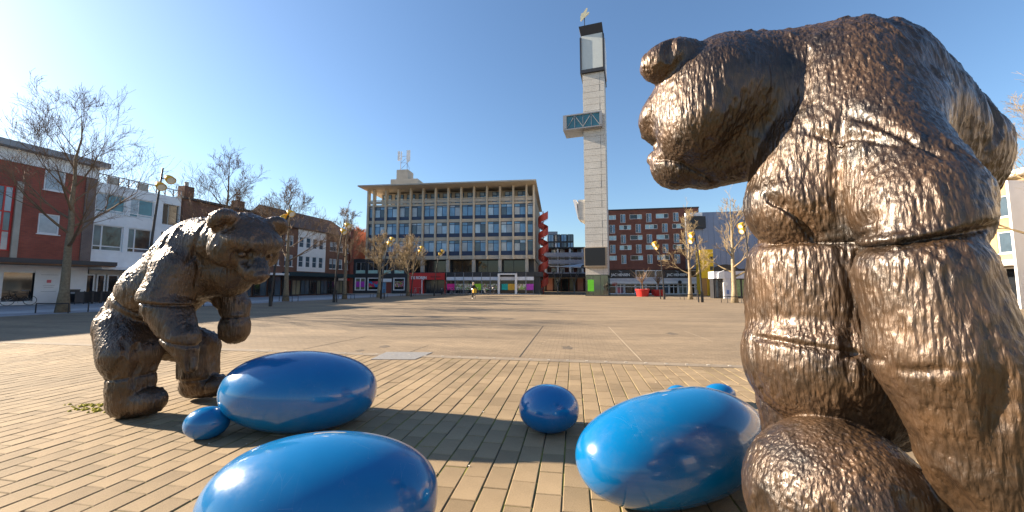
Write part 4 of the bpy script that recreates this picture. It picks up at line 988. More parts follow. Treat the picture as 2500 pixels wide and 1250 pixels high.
# bin, terrace screens, flag
def LQ(px, y): x = F_L.x(px, y); q = F_L.o + F_L.e*x + F_L.n*y; return (q[0], q[1], 0)
o = thing('litter_bin', 'black litter bin beside the big tree trunk', 'bin', LQ(177, -1.4), LRZ)
MB().prism([(-.28, .05), (.28, .05), (.32, 1.05), (-.32, 1.05)], -.28, .28).build('body', M_black, o); MB().box(-.34, .34, -.3, .3, 1.055, 1.12).build('lid', M_dark, o); MB().box(-.2, .2, -.30, -.285, .78, .92).build('label', M_grey, o)
for k, px in enumerate((207, 228, 249, 270)):
    o = thing('terrace_screen', ['dark terrace screen nearest the litter bin', 'dark terrace screen second from the litter bin', 'dark terrace screen third from the litter bin', 'dark terrace screen beside the purple flag'][k], 'screen', LQ(px, -2.6), LRZ, 'terrace screens')
    MB().box(-.45, .45, -.02, .02, .12, .95).build('panel', M_dark, o)
    for x in (-.47, .47): MB().box(x - .02, x + .02, -.03, .03, 0, 1.0).build('post', M_black, o)
o = thing('beach_flag', 'purple feather flag in front of the white house', 'flag', LQ(303, -2.0), LRZ)
MB().tube([(0, 0, 0), (0, 0, 2.0), (.15, 0, 2.5)], .02, 5).build('pole', M_black, o)
MB().prism([(.02, .7), (.42, .9), (.62, 1.8), (.6, 2.3), (.4, 2.55), (.16, 2.48), (.03, 1.9)], -.012, .012).build('cloth', mat('purple_cloth', (.16, .05, .40), .7), o)
# bits of litter on the paving
M_lit = mat('pale_litter', (.65, .62, .56), .8, var=.1); rd = random.Random(5); b = MB()
for k in range(70):
    x, y = rd.uniform(-7, 3), rd.uniform(1.5, 12); s = rd.uniform(.004, .013); a = rd.uniform(0, 3.14)
    b.add([(x + s*math.cos(a), y + s*math.sin(a), .006), (x - s*math.sin(a), y + s*math.cos(a), .012), (x - s*math.cos(a), y - s*math.sin(a), .006), (x + s*math.sin(a), y - s*math.cos(a), .010)], [(0, 1, 2, 3)])
struct(b.build('litter_specks', M_lit), 'stuff')
# moss tufts by the bear's foot
M_moss = mat('yellow_green_moss', (.30, .27, .015), .95, var=.3, scale=20); b = MB()
for cx, cy, n_, ex, ey in ((232, 990, 60, .16, .05), (322, 1012, 34, .09, .03), (214, 1000, 18, .10, .03), (245, 1004, 20, .10, .03)):
    g = G(cx, cy)
    for k in range(n_):
        x, y = rd.gauss(0, ex), rd.gauss(0, ey); s = rd.uniform(.008, .022); q = RT*x + FH*y
        b.lathe([(s, 0), (s*.8, s*.6), (s*.2, s*.9)], 5, Matrix.Translation((g[0] + q[0], g[1] + q[1], -.002)))
struct(b.build('moss', M_moss), 'stuff')

# ================================================================== BLUE EGGS
m = mat('blue_gloss_paint', (.0, .12, .42), .14, var=0, coat=.5); n = m.node_tree.nodes; l = m.node_tree.links; bs = n['Principled BSDF']
bs.inputs['Coat Roughness'].default_value = .05
tc = n.new('ShaderNodeTexCoord'); nz = n.new('ShaderNodeTexNoise'); nz.inputs['Scale'].default_value = 1.6; nz.inputs['Detail'].default_value = 8; l.new(tc.outputs['Object'], nz.inputs['Vector'])
mx = n.new('ShaderNodeMix'); mx.data_type = 'RGBA'; mx.inputs[6].default_value = (.0, .105, .29, 1); mx.inputs[7].default_value = (.0, .155, .39, 1); l.new(nz.outputs[0], mx.inputs[0])
# worn chips near the crown of each egg
n2 = n.new('ShaderNodeTexNoise'); n2.inputs['Scale'].default_value = 11; n2.inputs['Detail'].default_value = 6
mpp = n.new('ShaderNodeMapping'); mpp.inputs['Scale'].default_value = (.45, 1.4, 1); l.new(tc.outputs['Object'], mpp.inputs[0]); l.new(mpp.outputs[0], n2.inputs['Vector'])
sp = n.new('ShaderNodeSeparateXYZ'); l.new(tc.outputs['Generated'], sp.inputs[0])
ds = n.new('ShaderNodeVectorMath'); ds.operation = 'DISTANCE'; ds.inputs[1].default_value = (.50, .62, 1.0); l.new(tc.outputs['Generated'], ds.inputs[0])
ma = n.new('ShaderNodeMath'); ma.operation = 'MULTIPLY_ADD'; ma.inputs[1].default_value = -1.0; ma.inputs[2].default_value = .10; l.new(ds.outputs['Value'], ma.inputs[0])
mb_ = n.new('ShaderNodeMath'); mb_.operation = 'ADD'; l.new(ma.outputs[0], mb_.inputs[0]); l.new(n2.outputs[0], mb_.inputs[1])
gt = n.new('ShaderNodeMath'); gt.operation = 'GREATER_THAN'; gt.inputs[1].default_value = .575; l.new(mb_.outputs[0], gt.inputs[0])
nd_ = n.new('ShaderNodeTexNoise'); nd_.inputs['Scale'].default_value = 2.4; nd_.inputs['Detail'].default_value = 12; nd_.inputs['Roughness'].default_value = .75; l.new(tc.outputs['Object'], nd_.inputs['Vector'])
dm_ = n.new('ShaderNodeMapRange'); dm_.inputs[1].default_value = .5; dm_.inputs[2].default_value = .8; dm_.inputs[3].default_value = 0; dm_.inputs[4].default_value = .16; l.new(nd_.outputs[0], dm_.inputs[0])
du_ = n.new('ShaderNodeMix'); du_.data_type = 'RGBA'; du_.inputs[7].default_value = (.26, .25, .22, 1); l.new(dm_.outputs[0], du_.inputs[0]); l.new(mx.outputs[2], du_.inputs[6])
m2 = n.new('ShaderNodeMix'); m2.data_type = 'RGBA'; m2.inputs[7].default_value = (.42, .40, .36, 1); l.new(gt.outputs[0], m2.inputs[0]); l.new(du_.outputs[2], m2.inputs[6])
vs_ = n.new('ShaderNodeTexVoronoi'); vs_.feature = 'DISTANCE_TO_EDGE'; vs_.inputs['Scale'].default_value = 3.2
ms_ = n.new('ShaderNodeMapping'); ms_.inputs['Scale'].default_value = (5.5, 1.3, 2.2); ms_.inputs['Rotation'].default_value = (.3, .5, .9); l.new(tc.outputs['Object'], ms_.inputs[0]); l.new(ms_.outputs[0], vs_.inputs['Vector'])
lt_ = n.new('ShaderNodeMath'); lt_.operation = 'LESS_THAN'; lt_.inputs[1].default_value = .003; l.new(vs_.outputs[0], lt_.inputs[0])
nn_ = n.new('ShaderNodeTexNoise'); nn_.inputs['Scale'].default_value = 4; l.new(tc.outputs['Object'], nn_.inputs['Vector'])
g_ = n.new('ShaderNodeMath'); g_.operation = 'GREATER_THAN'; g_.inputs[1].default_value = .58; l.new(nn_.outputs[0], g_.inputs[0])
pm_ = n.new('ShaderNodeMath'); pm_.operation = 'MULTIPLY'; l.new(lt_.outputs[0], pm_.inputs[0]); l.new(g_.outputs[0], pm_.inputs[1])
ph_ = n.new('ShaderNodeMath'); ph_.operation = 'MULTIPLY'; ph_.inputs[1].default_value = .16; l.new(pm_.outputs[0], ph_.inputs[0])
m3 = n.new('ShaderNodeMix'); m3.data_type = 'RGBA'; m3.inputs[7].default_value = (.45, .55, .65, 1); l.new(ph_.outputs[0], m3.inputs[0]); l.new(m2.outputs[2], m3.inputs[6])
l.new(m3.outputs[2], bs.inputs['Base Color'])
# fine scuffs in the gloss
n3 = n.new('ShaderNodeTexNoise'); n3.inputs['Scale'].default_value = 5; n3.inputs['Detail'].default_value = 10; n3.inputs['Roughness'].default_value = .8; l.new(tc.outputs['Object'], n3.inputs['Vector'])
mr = n.new('ShaderNodeMapRange'); mr.inputs[1].default_value = .35; mr.inputs[2].default_value = .75; mr.inputs[3].default_value = .15; mr.inputs[4].default_value = .32; l.new(n3.outputs[0], mr.inputs[0]); l.new(mr.outputs[0], bs.inputs['Roughness'])
n4 = n.new('ShaderNodeTexNoise'); n4.inputs['Scale'].default_value = 1.7; n4.inputs['Detail'].default_value = 2; l.new(tc.outputs['Object'], n4.inputs['Vector'])
bpn = n.new('ShaderNodeBump'); bpn.inputs['Strength'].default_value = .15; bpn.inputs['Distance'].default_value = .05; l.new(n4.outputs[0], bpn.inputs['Height']); l.new(bpn.outputs[0], bs.inputs['Normal'])
M_egg = m
def egg(X, Y, a, b, c, th, zf, tl, label, taper=0.0, sq=1.0, hump=None):
    N, K = 72, 40; vs = []
    Rm = Matrix.Rotation(tl, 3, 'Y')
    for j in range(1, K):
        ph = math.pi*j/K
        for i in range(N):
            t = 2*math.pi*i/N; x = math.cos(ph)
            rr = math.sin(ph)**sq; f = 1 + taper*x
            p = Vector((a*x, b*rr*math.cos(t)*f, c*rr*math.sin(t)*f))
            if hump and p.z > 0:
                hx, hw, hh = hump; p.z += hh*math.exp(-((p.x-hx)/hw)**2)*(p.z/c)
            p = Rm @ p; p.z += zf*c; p.z = max(p.z, -.006)
            vs.append(p)
    A = Rm @ Vector((a, 0, 0)); B = Rm @ Vector((-a, 0, 0)); A.z += zf*c; B.z += zf*c
    vs += [A, B]; fs = []
    for j in range(K-2):
        for i in range(N): fs.append((j*N+i, j*N+(i+1) % N, (j+1)*N+(i+1) % N, (j+1)*N+i))
    e0, e1 = len(vs)-2, len(vs)-1
    fs += [(e0, (i+1) % N, i) for i in range(N)] + [(e1, (K-2)*N+i, (K-2)*N+(i+1) % N) for i in range(N)]
    o = MB().add(vs, fs).build('blue_egg', M_egg, None, True); o.location = (X, Y, 0); o.rotation_euler = (0, 0, th)
    tag(o, label, 'egg sculpture', 'blue eggs lying between the bears'); return o
egg(-2.806, 3.53, .736, .484, .396, .32, .9, .063, 'large blue egg in front of the left bear with a small egg touching it', sq=.82)
egg(-1.347, 1.909, .60, .398, .324, .277, .9, .049, 'large blue egg at the bottom of the picture, nearest the camera', sq=.84)
egg(.711, 2.898, .78, .413, .351, .538, .9, -.038, 'large blue egg resting against the right bear', sq=.84, hump=(.36, .24, .025))
egg(-.264, 3.854, .302, .276, .229, 0, .9, 0, 'small round blue egg standing alone in the middle', sq=.9)
egg(-3.48, 3.116, .188, .148, .150, .388, .9, 0, 'smallest blue egg, beside the left bear foot')
g = G(1657, 985); egg(g[0], g[1], .15, .12, .115, .2, .9, 0, 'small blue egg peeping out behind the right egg, left of the pair')
g = G(1757, 985); egg(g[0], g[1], .20, .14, .125, .3, .9, 0, 'small blue egg peeping out behind the right egg, right of the pair')

# ================================================================== SMOOTH SOLID BODIES (bears, cyclist)
class Solid:
    def __init__(s, lo, hi, h):
        s.lo = np.array(lo, float); s.h = h; s.n = np.ceil((np.array(hi) - s.lo)/h).astype(int) + 1
        s.D = np.full(s.n, 1.0, np.float32)
    def sub(s, lo, hi):
        a = np.clip(np.floor((lo - s.lo)/s.h).astype(int), 0, s.n); b = np.clip(np.ceil((hi - s.lo)/s.h).astype(int) + 1, 0, s.n)
        sl = tuple(slice(int(p), int(q)) for p, q in zip(a, b))
        g = [(s.lo[i] + s.h*np.arange(a[i], b[i])).astype(np.float32) for i in range(3)]
        return sl, g[0][:, None, None], g[1][None, :, None], g[2][None, None, :]
    def mix(s, sl, d, k):
        A = s.D[sl]
        if k > 0:
            hh = np.clip(.5 + .5*(A - d)/k, 0, 1); s.D[sl] = A*(1-hh) + d*hh - k*hh*(1-hh)
        else: s.D[sl] = np.minimum(A, d)
    def cone(s, p, q, r1, r2, k=.06, cut=False):
        p = np.array(p, float); q = np.array(q, float); mg = max(r1, r2) + .2
        sl, x, y, z = s.sub(np.minimum(p, q) - mg, np.maximum(p, q) + mg)
        ba = q - p; L = ba.dot(ba) + 1e-9
        t = np.clip(((x-p[0])*ba[0] + (y-p[1])*ba[1] + (z-p[2])*ba[2])/L, 0, 1)
        d = np.sqrt((x-p[0]-t*ba[0])**2 + (y-p[1]-t*ba[1])**2 + (z-p[2]-t*ba[2])**2) - (r1 + (r2-r1)*t)
        if cut: s.carve(sl, d, k)
        else: s.mix(sl, d, k)
    def carve(s, sl, d, k):
        A = s.D[sl]; hh = np.clip(.5 - .5*(A + d)/k, 0, 1); s.D[sl] = A*(1-hh) - d*hh + k*hh*(1-hh)
    def ell(s, c, r, ax=None, k=.06, cut=False):
        c = np.array(c, float); r = np.array(r, float); mg = r.max() + .2
        sl, x, y, z = s.sub(c - mg, c + mg); X, Y, Z = x-c[0], y-c[1], z-c[2]
        if ax is None: ax = np.eye(3)
        u = [(X*a[0] + Y*a[1] + Z*a[2]) for a in ax]
        k0 = np.sqrt(sum((u[i]/r[i])**2 for i in range(3))); k1 = np.sqrt(sum((u[i]/r[i]**2)**2 for i in range(3))) + 1e-6
        d = k0*(k0 - 1)/k1
        if cut: s.carve(sl, d, k)
        else: s.mix(sl, d, k)
    def drum(s, c, r, z0, z1, rd=.06, k=.03, tap=0.0):   # upright barrel with rounded rims
        c = np.array([c[0], c[1], (z0+z1)/2]); hh = (z1-z0)/2
        sl, x, y, z = s.sub(c - np.array([r+.25, r+.25, hh+.2]), c + np.array([r+.25, r+.25, hh+.2]))
        t = (z-c[2])/hh; q = np.sqrt((x-c[0])**2 + (y-c[1])**2) - (r + tap*t - .02*t*t) + rd; e = np.abs(z-c[2]) - hh + rd
        s.mix(sl, np.sqrt(np.maximum(q, 0)**2 + np.maximum(e, 0)**2) + np.minimum(np.maximum(q, e), 0) - rd, k)
    def groove(s, c, nrm, depth, width, rad):      # a carved line where a plane meets the body near a point
        c = np.array(c, float); nrm = np.array(nrm, float); nrm /= np.linalg.norm(nrm)
        sl, x, y, z = s.sub(c - rad, c + rad)
        pd = (x-c[0])*nrm[0] + (y-c[1])*nrm[1] + (z-c[2])*nrm[2]
        rr = np.sqrt((x-c[0])**2 + (y-c[1])**2 + (z-c[2])**2)/rad
        s.D[sl] += (depth*np.exp(-(pd/width)**2)*np.clip((1 - rr)*4, 0, 1)).astype(np.float32)
    def ledge(s, c, nrm, h, fall, rad):            # body swells just on one side of a plane: an overlapping lip
        c = np.array(c, float); nrm = np.array(nrm, float); nrm /= np.linalg.norm(nrm)
        sl, x, y, z = s.sub(c - rad, c + rad)
        pd = (x-c[0])*nrm[0] + (y-c[1])*nrm[1] + (z-c[2])*nrm[2]
        rr = np.sqrt((x-c[0])**2 + (y-c[1])**2 + (z-c[2])**2)/rad
        w_ = np.clip((pd + .012)/.02, 0, 1)*np.exp(-np.maximum(pd, 0)/fall)
        s.D[sl] -= (h*w_*np.clip((1 - rr)*4, 0, 1)).astype(np.float32)
    def mesh(s):
        D = s.D; S = D < 0; n = np.array(D.shape) - 1
        cnt = np.zeros(n, np.int8)
        for i in (0, 1):
            for j in (0, 1):
                for k in (0, 1): cnt += S[i:n[0]+i, j:n[1]+j, k:n[2]+k]
        act = (cnt > 0) & (cnt < 8); idx = np.full(n, -1, np.int32); ii = np.argwhere(act); idx[act] = np.arange(len(ii))
        P = np.zeros((len(ii), 3)); C = np.zeros(len(ii))
        cor = [np.array(q) for q in ((0,0,0),(1,0,0),(0,1,0),(1,1,0),(0,0,1),(1,0,1),(0,1,1),(1,1,1))]
        for a in range(8):
            for b in range(a+1, 8):
                if np.abs(cor[a]-cor[b]).sum() != 1: continue
                pa = ii + cor[a]; pb = ii + cor[b]; da = D[tuple(pa.T)]; db = D[tuple(pb.T)]
                mk = (da < 0) != (db < 0); t = np.where(mk, da/np.where(mk, da-db, 1), 0)
                P += mk[:, None]*(cor[a] + (cor[b]-cor[a])*t[:, None]); C += mk
        V = s.lo + s.h*(ii + P/C[:, None])
        F = []
        for ax in range(3):
            o1, o2 = [(1, 2), (2, 0), (0, 1)][ax]
            sa = [slice(1, None)]*3; sa[ax] = slice(0, -1); sb = [slice(1, None)]*3; sb[ax] = slice(1, None)
            A_ = S[tuple(sa)]; B_ = S[tuple(sb)]
            for flip in (False, True):
                e = np.argwhere((A_ & ~B_) if not flip else (~A_ & B_)) + 1; e[:, ax] -= 1
                ok = np.all(e < n, axis=1); e = e[ok]
                d1 = np.zeros(3, int); d1[o1] = 1; d2 = np.zeros(3, int); d2[o2] = 1
                q = [idx[tuple((e - d1 - d2).T)], idx[tuple((e - d2).T)], idx[tuple(e.T)], idx[tuple((e - d1).T)]]
                q = np.stack(q if not flip else q[::-1], 1); F.append(q[(q >= 0).all(1)])
        return V, np.concatenate(F)
    def grad(s, V):
        g = (V - s.lo)/s.h
        def smp(q):
            q = np.clip(q, 0, np.array(s.D.shape) - 1.001); i = q.astype(int); f = q - i; r = 0
            for a in (0, 1):
                for b in (0, 1):
                    for c in (0, 1):
                        wt = (f[:, 0] if a else 1-f[:, 0])*(f[:, 1] if b else 1-f[:, 1])*(f[:, 2] if c else 1-f[:, 2]); r = r + wt*s.D[i[:, 0]+a, i[:, 1]+b, i[:, 2]+c]
            return r
        N = np.stack([smp(g + np.eye(3)[i]) - smp(g - np.eye(3)[i]) for i in range(3)], 1); return N/(np.linalg.norm(N, axis=1, keepdims=True) + 1e-9)
LAT = rng.random((64, 64, 64)).astype(np.float32)
def vnoise(P):
    i = np.floor(P).astype(int); f = P - i; f = f*f*(3-2*f); r = 0
    for a in (0, 1):
        for b in (0, 1):
            for c in (0, 1):
                r = r + LAT[(i[:, 0]+a) % 64, (i[:, 1]+b) % 64, (i[:, 2]+c) % 64]*(f[:, 0] if a else 1-f[:, 0])*(f[:, 1] if b else 1-f[:, 1])*(f[:, 2] if c else 1-f[:, 2])
    return r*2 - 1
def finish(S, name, m, amp=1.0, bark=True):
    V, F = S.mesh(); N = S.grad(V)
    if bark:                                      # cast relief: lumps, vertical runnels, ridges
        st = V*np.array([1, 1, .32]); wob = np.stack([vnoise(V*5 + 3), vnoise(V*5 + 17), vnoise(V*5 + 31)], 1)*.06
        msk = np.clip(vnoise(V*2.6 + 5)*1.3 + .55, .15, 1.2)
        d = .006*vnoise(V*3.2)
        rid = 1 - np.abs(vnoise(V*np.array([48, 48, 4.2]) + wob*12 + 9)); d += .0068*(rid**2 - .4)*msk
        crk = 1 - np.abs(vnoise((V + wob*.25)*np.array([66, 66, 44]) + 40)); d += .0040*(crk**2 - .4)*np.clip(1.2 - .85*msk, .2, 1)
        d += .0016*vnoise(V*np.array([80, 80, 30]))
        cut = np.clip(vnoise(V*np.array([12, 12, 1.7]) + wob*6 + 70) - .50, 0, 1); d -= .055*cut
        run = np.clip(vnoise(V*np.array([28, 28, 2.6]) + wob*5 + 90) - .48, 0, 1); d += .022*run
        V = V + N*d[:, None]*amp
    me = bpy.data.meshes.new(name); me.vertices.add(len(V)); me.vertices.foreach_set('co', V.astype(np.float32).ravel())
    me.loops.add(len(F)*4); me.loops.foreach_set('vertex_index', F.astype(np.int32).ravel())
    me.polygons.add(len(F)); me.polygons.foreach_set('loop_start', np.arange(0, len(F)*4, 4, dtype=np.int32)); me.polygons.foreach_set('loop_total', np.full(len(F), 4, np.int32))
    me.update(calc_edges=True); me.polygons.foreach_set('use_smooth', np.ones(len(F), bool)); me.materials.append(m); me.validate()
    return link(name, me)
# bronze
m = mat('dark_patinated_bronze', (.1, .06, .03), .35, .38, var=0, spec=.7); n = m.node_tree.nodes; l = m.node_tree.links; bs = n['Principled BSDF']
tc = n.new('ShaderNodeTexCoord'); a = n.new('ShaderNodeTexNoise'); a.inputs['Scale'].default_value = 3.5; a.inputs['Detail'].default_value = 9; a.inputs['Roughness'].default_value = .7; l.new(tc.outputs['Object'], a.inputs['Vector'])
cr = n.new('ShaderNodeValToRGB'); cr.color_ramp.elements[0].position = .36; cr.color_ramp.elements[0].color = (.020, .0135, .009, 1); cr.color_ramp.elements[1].position = .66; cr.color_ramp.elements[1].color = (.100, .055, .026, 1)
l.new(a.outputs[0], cr.inputs[0]); l.new(cr.outputs[0], bs.inputs['Base Color'])
mp = n.new('ShaderNodeMapping'); mp.inputs['Scale'].default_value = (1, 1, .20); l.new(tc.outputs['Object'], mp.inputs[0])
b1 = n.new('ShaderNodeTexNoise'); b1.inputs['Scale'].default_value = 75; b1.inputs['Detail'].default_value = 5; b1.inputs['Distortion'].default_value = .6; l.new(mp.outputs[0], b1.inputs['Vector'])
b2 = n.new('ShaderNodeTexVoronoi'); b2.inputs['Scale'].default_value = 90; b2.feature = 'SMOOTH_F1'; l.new(mp.outputs[0], b2.inputs['Vector'])
ad = n.new('ShaderNodeMath'); l.new(b1.outputs[0], ad.inputs[0]); l.new(b2.outputs[0], ad.inputs[1])
bp = n.new('ShaderNodeBump'); bp.inputs['Strength'].default_value = .7; bp.inputs['Distance'].default_value = .010; l.new(ad.outputs[0], bp.inputs['Height']); l.new(bp.outputs[0], bs.inputs['Normal'])
rr = n.new('ShaderNodeMapRange'); rr.inputs[3].default_value = .30; rr.inputs[4].default_value = .52; l.new(a.outputs[0], rr.inputs[0]); l.new(rr.outputs[0], bs.inputs['Roughness'])
bs.inputs['Coat Weight'].default_value = .28; bs.inputs['Coat Roughness'].default_value = .22
M_bronze = m
def wdir(r, v, z): q = RT*r + FH*v + UP*z; return q/np.linalg.norm(q)
def head(S, c, fwd, side, sc_, muzzle=True, ears=True):
    f = fwd/np.linalg.norm(fwd); sd_ = side - f*side.dot(f); sd_ /= np.linalg.norm(sd_); u = np.cross(sd_, f)
    if u[2] < 0: u = -u
    ax = [sd_, f, u]
    P = lambda a, b, d: c + (sd_*a + f*b + u*d)*sc_
    S.ell(c, np.array([.345, .33, .31])*sc_, ax, .08)
    S.ell(P(0, .16, .13), np.array([.30, .17, .14])*sc_, ax, .05)          # brow
    for q in (-1, 1): S.ell(P(.20*q, .08, -.10), np.array([.17, .20, .18])*sc_, ax, .06)   # cheeks
    if muzzle: S.cone(P(0, .20, -.07), P(0, .43, -.10), .19*sc_, .145*sc_, .05)      # muzzle
    if muzzle: S.cone(P(0, .14, -.14), P(0, .38, -.19), .13*sc_, .095*sc_, .05)        # jaw
    for q in (-1, 1): S.cone(P(.145*q, .35, .02), P(.2*q, .30, .03), .07*sc_, .05*sc_, .04, True)   # eye sockets
    for q in (-1, 1): S.ell(P(.15*q, .285, .03), np.array([.035, .035, .035])*sc_, ax, .01)
    if muzzle: S.ell(P(0, .55, -.05), np.array([.085, .05, .055])*sc_, ax, .02)     # nose
    if muzzle: S.groove(P(0, .42, -.215), u*1.0 + f*.15, .022, .014, .30*sc_)         # mouth line
    for q in (-1, 1):
        if not ears: break
        e = P(.275*q, -.08, .195); S.ell(e, np.array([.15, .10, .15])*sc_, ax, .035)
        S.ell(P(.30*q, .04, .225), np.array([.07, .05, .08])*sc_, ax, .03, True)
    return P
# --- left bear
def L3(x, y): return 200 + x/2.2315, 480 + y/2.2315
def PL(x, y, v): return W(*L3(x, y), v)
def rl(r, v): return r/2.2315*v/FPX*.94
A_ = [PL(-60, 1200, 4.0), PL(1250, 0, 5.1), PL(-60, 0, 5.1), PL(1250, 1200, 3.7), PL(1250, 60, 3.7), PL(-60, 1200, 5.1)]
lo = np.min(A_, 0) - .1; hi = np.max(A_, 0) + .1; lo[2] = -.05; hi[2] = 2.75
S = Solid(lo, hi, .0120)
S.cone(PL(235, 705, 4.5), PL(440, 520, 4.5), rl(128, 4.5), rl(178, 4.5), .10)
S.cone(PL(440, 520, 4.5), PL(640, 345, 4.5), rl(178, 4.5), rl(205, 4.5), .10)
S.cone(PL(700, 400, 4.45), PL(800, 420, 4.45), rl(165, 4.45), rl(130, 4.45), .08)
S.cone(PL(330, 690, 4.5), PL(430, 760, 4.5), rl(130, 4.5), rl(110, 4.5), .08)
# neck and head
S.cone(PL(680, 280, 4.45), PL(885, 225, 4.3), rl(180, 4.4), rl(130, 4.3), .08)
head(S, W(602, 588, 4.25), wdir(.62, -.32, -.70), wdir(.50, .86, -.02), .97)
# near leg
S.cone(PL(225, 720, 4.30), PL(262, 860, 4.20), rl(122, 4.25), rl(138, 4.2), .05)
S.cone(PL(270, 900, 4.2), PL(275, 1010, 4.2), rl(112, 4.2), rl(100, 4.2), .035)
S.cone(PL(235, 1115, 4.22), PL(375, 1112, 4.18), rl(80, 4.2), rl(72, 4.2), .03)
S.cone(PL(262, 1040, 4.2), PL(268, 1110, 4.2), rl(100, 4.2), rl(96, 4.2), .03)
# far leg
S.cone(PL(470, 770, 4.65), PL(640, 820, 4.8), rl(120, 4.7), rl(95, 4.8), .05)
S.cone(PL(640, 820, 4.8), PL(638, 960, 4.8), rl(97, 4.8), rl(92, 4.8), .035)
S.cone(PL(610, 1028, 4.82), PL(735, 1030, 4.78), rl(68, 4.8), rl(60, 4.8), .03)
# near arm
S.cone(PL(540, 400, 4.2), PL(462, 540, 4.1), rl(135, 4.2), rl(118, 4.1), .06)
S.cone(PL(470, 600, 4.08), PL(545, 770, 4.02), rl(112, 4.08), rl(82, 4.02), .02)
S.cone(PL(550, 775, 4.02), PL(592, 930, 4.0), rl(85, 4.02), rl(32, 4.0), .03)
S.cone(PL(520, 790, 4.06), PL(560, 890, 4.04), rl(60, 4.04), rl(30, 4.04), .03)
# far arm
S.cone(PL(760, 470, 4.75), PL(832, 590, 4.78), rl(105, 4.75), rl(74, 4.78), .05)
S.cone(PL(832, 600, 4.78), PL(836, 660, 4.76), rl(72, 4.78), rl(66, 4.76), .03)
S.cone(PL(832, 705, 4.76), PL(832, 732, 4.76), rl(76, 4.76), rl(74, 4.76), .02)
S.groove(PL(455, 578, 4.1), wdir(.1, 0, 1), .022, .016, .38); S.ledge(PL(455, 575, 4.1), wdir(.1, 0, 1), .025, .12, .36)
S.groove(PL(270, 975, 4.2), wdir(-.1, 0, 1), .016, .016, .34)
S.groove(PL(640, 985, 4.8), UP, .014, .016, .3); S.groove(PL(833, 655, 4.76), UP, .012, .012, .25)
S.groove(PL(540, 785, 4.02), wdir(.3, 0, 1), .02, .015, .25); S.groove(PL(300, 560, 4.4), wdir(.6, 0, .9), .025, .02, .45)
S.groove(PL(700, 300, 4.35), wdir(1, .1, -.25), .022, .02, .42)
o = finish(S, 'bear_statue', M_bronze, 1.5); tag(o, 'dark bronze bear standing at the left, head bowed towards the blue eggs', 'bear statue', 'bronze bears'); BEAR_L = o
# --- right bear
A_ = [W(1500, 20, 1.9), W(2650, 20, 1.9), W(1500, 1500, 2.6), W(2700, 1500, 1.0), W(2800, 600, 2.6), W(1500, 600, 1.0)]
lo = np.min(A_, 0); hi = np.max(A_, 0); lo[2] = -.05; hi[2] = 2.85
c_lo = np.min([W(1520, 300, 2.1), W(2500, 300, 1.0), W(2540, 400, 2.3), W(1750, 900, 2.4), W(2560, 1300, 1.05)], 0) - .35
c_hi = np.max([W(1520, 300, 2.1), W(2500, 300, 1.0), W(2540, 400, 2.3), W(1750, 900, 2.4), W(2560, 1300, 1.05)], 0) + .35
lo[:2] = c_lo[:2]; hi[:2] = c_hi[:2]
S = Solid(lo, hi, .0082)
def ED(xl, xr, py, v):                          # ball whose left and right edges fall on two columns
    a, b = math.atan((xl - 1250)/FPX), math.atan((xr - 1250)/FPX); th, al = (a+b)/2, (b-a)/2
    return W(1250 + FPX*math.tan(th), py, v), v/math.cos(th)*math.sin(al)
def CN(a, b, k=.06):
    (p, r), (q, r2) = ED(*a), ED(*b); S.cone(p, q, r, r2, k)
CN((1830, 2330, 252, 1.85), (2000, 2487, 400, 1.95), .1)            # hunched back
CN((1850, 2350, 480, 1.9), (1850, 2350, 900, 1.9), .1)              # trunk
CN((2060, 2420, 760, 2.1), (2060, 2420, 960, 2.1), .1)              # rump behind the arm
CN((1872, 2200, 255, 1.78), (1840, 2180, 395, 1.75), .07); CN((1840, 2180, 395, 1.75), (1815, 2130, 500, 1.74), .07)           # chest
pb_, rb_ = ED(1818, 2262, 700, 1.78); S.drum(pb_, rb_, W(2030, 848, 1.78)[2], W(2030, 590, 1.78)[2], .07, .02, -.008)           # belly
CN((1813, 2270, 880, 1.75), (1850, 2290, 915, 1.75), .02)           # lower belly
# neck, head
CN((1840, 2250, 255, 1.9), (1650, 1930, 265, 2.0), .1)
head(S, W(1740, 262, 2.02), wdir(-.38, .62, -.64), wdir(-.74, -.62, -.02), 1.04, False, False)
CN((1655, 1880, 190, 2.0), (1800, 2130, 210, 1.92), .08)
CN((1665, 1900, 345, 2.0), (1588, 1724, 402, 2.06), .035); CN((1720, 1910, 365, 1.96), (1665, 1795, 405, 2.02), .05)   # blunt muzzle
S.ell(W(1612, 388, 2.12), np.array([.07, .05, .05]), None, .02); S.groove(W(1690, 402, 1.90), UP*1.0 + RT*.5, .016, .010, .22)
S.ell(W(1642, 150, 1.92), np.array([.17, .12, .11]), [RT, FH, UP - RT*.15], .03); S.ell(W(1572, 175, 1.82), np.array([.05, .07, .05]), [RT, FH, UP], .03, True)
S.ell(W(1790, 150, 2.38), np.array([.12, .10, .11]), [RT, FH, UP], .03)
# near arm
CN((1915, 2230, 240, 1.68), (2062, 2436, 500, 1.35), .07)           # upper arm widens to the elbow
CN((2062, 2436, 500, 1.35), (2070, 2442, 540, 1.33), .03)
CN((1880, 2250, 230, 1.80), (2000, 2330, 300, 1.62), .10)
CN((2080, 2452, 675, 1.28), (2130, 2540, 880, 1.23), .04)
CN((2130, 2540, 880, 1.23), (2185, 2600, 990, 1.21), .03)
CN((2235, 2640, 1120, 1.2), (2330, 2690, 1330, 1.19), .05)
CN((2330, 2690, 1330, 1.19), (2420, 2640, 1480, 1.19), .03)
CN((1905, 2210, 400, 1.70), (1925, 2215, 545, 1.66), .07)           # armpit
# far arm, tucked beyond the chest
CN((1900, 2150, 470, 2.15), (1900, 2120, 640, 2.25), .06); CN((1900, 2120, 640, 2.25), (1900, 2100, 800, 2.25), .02)
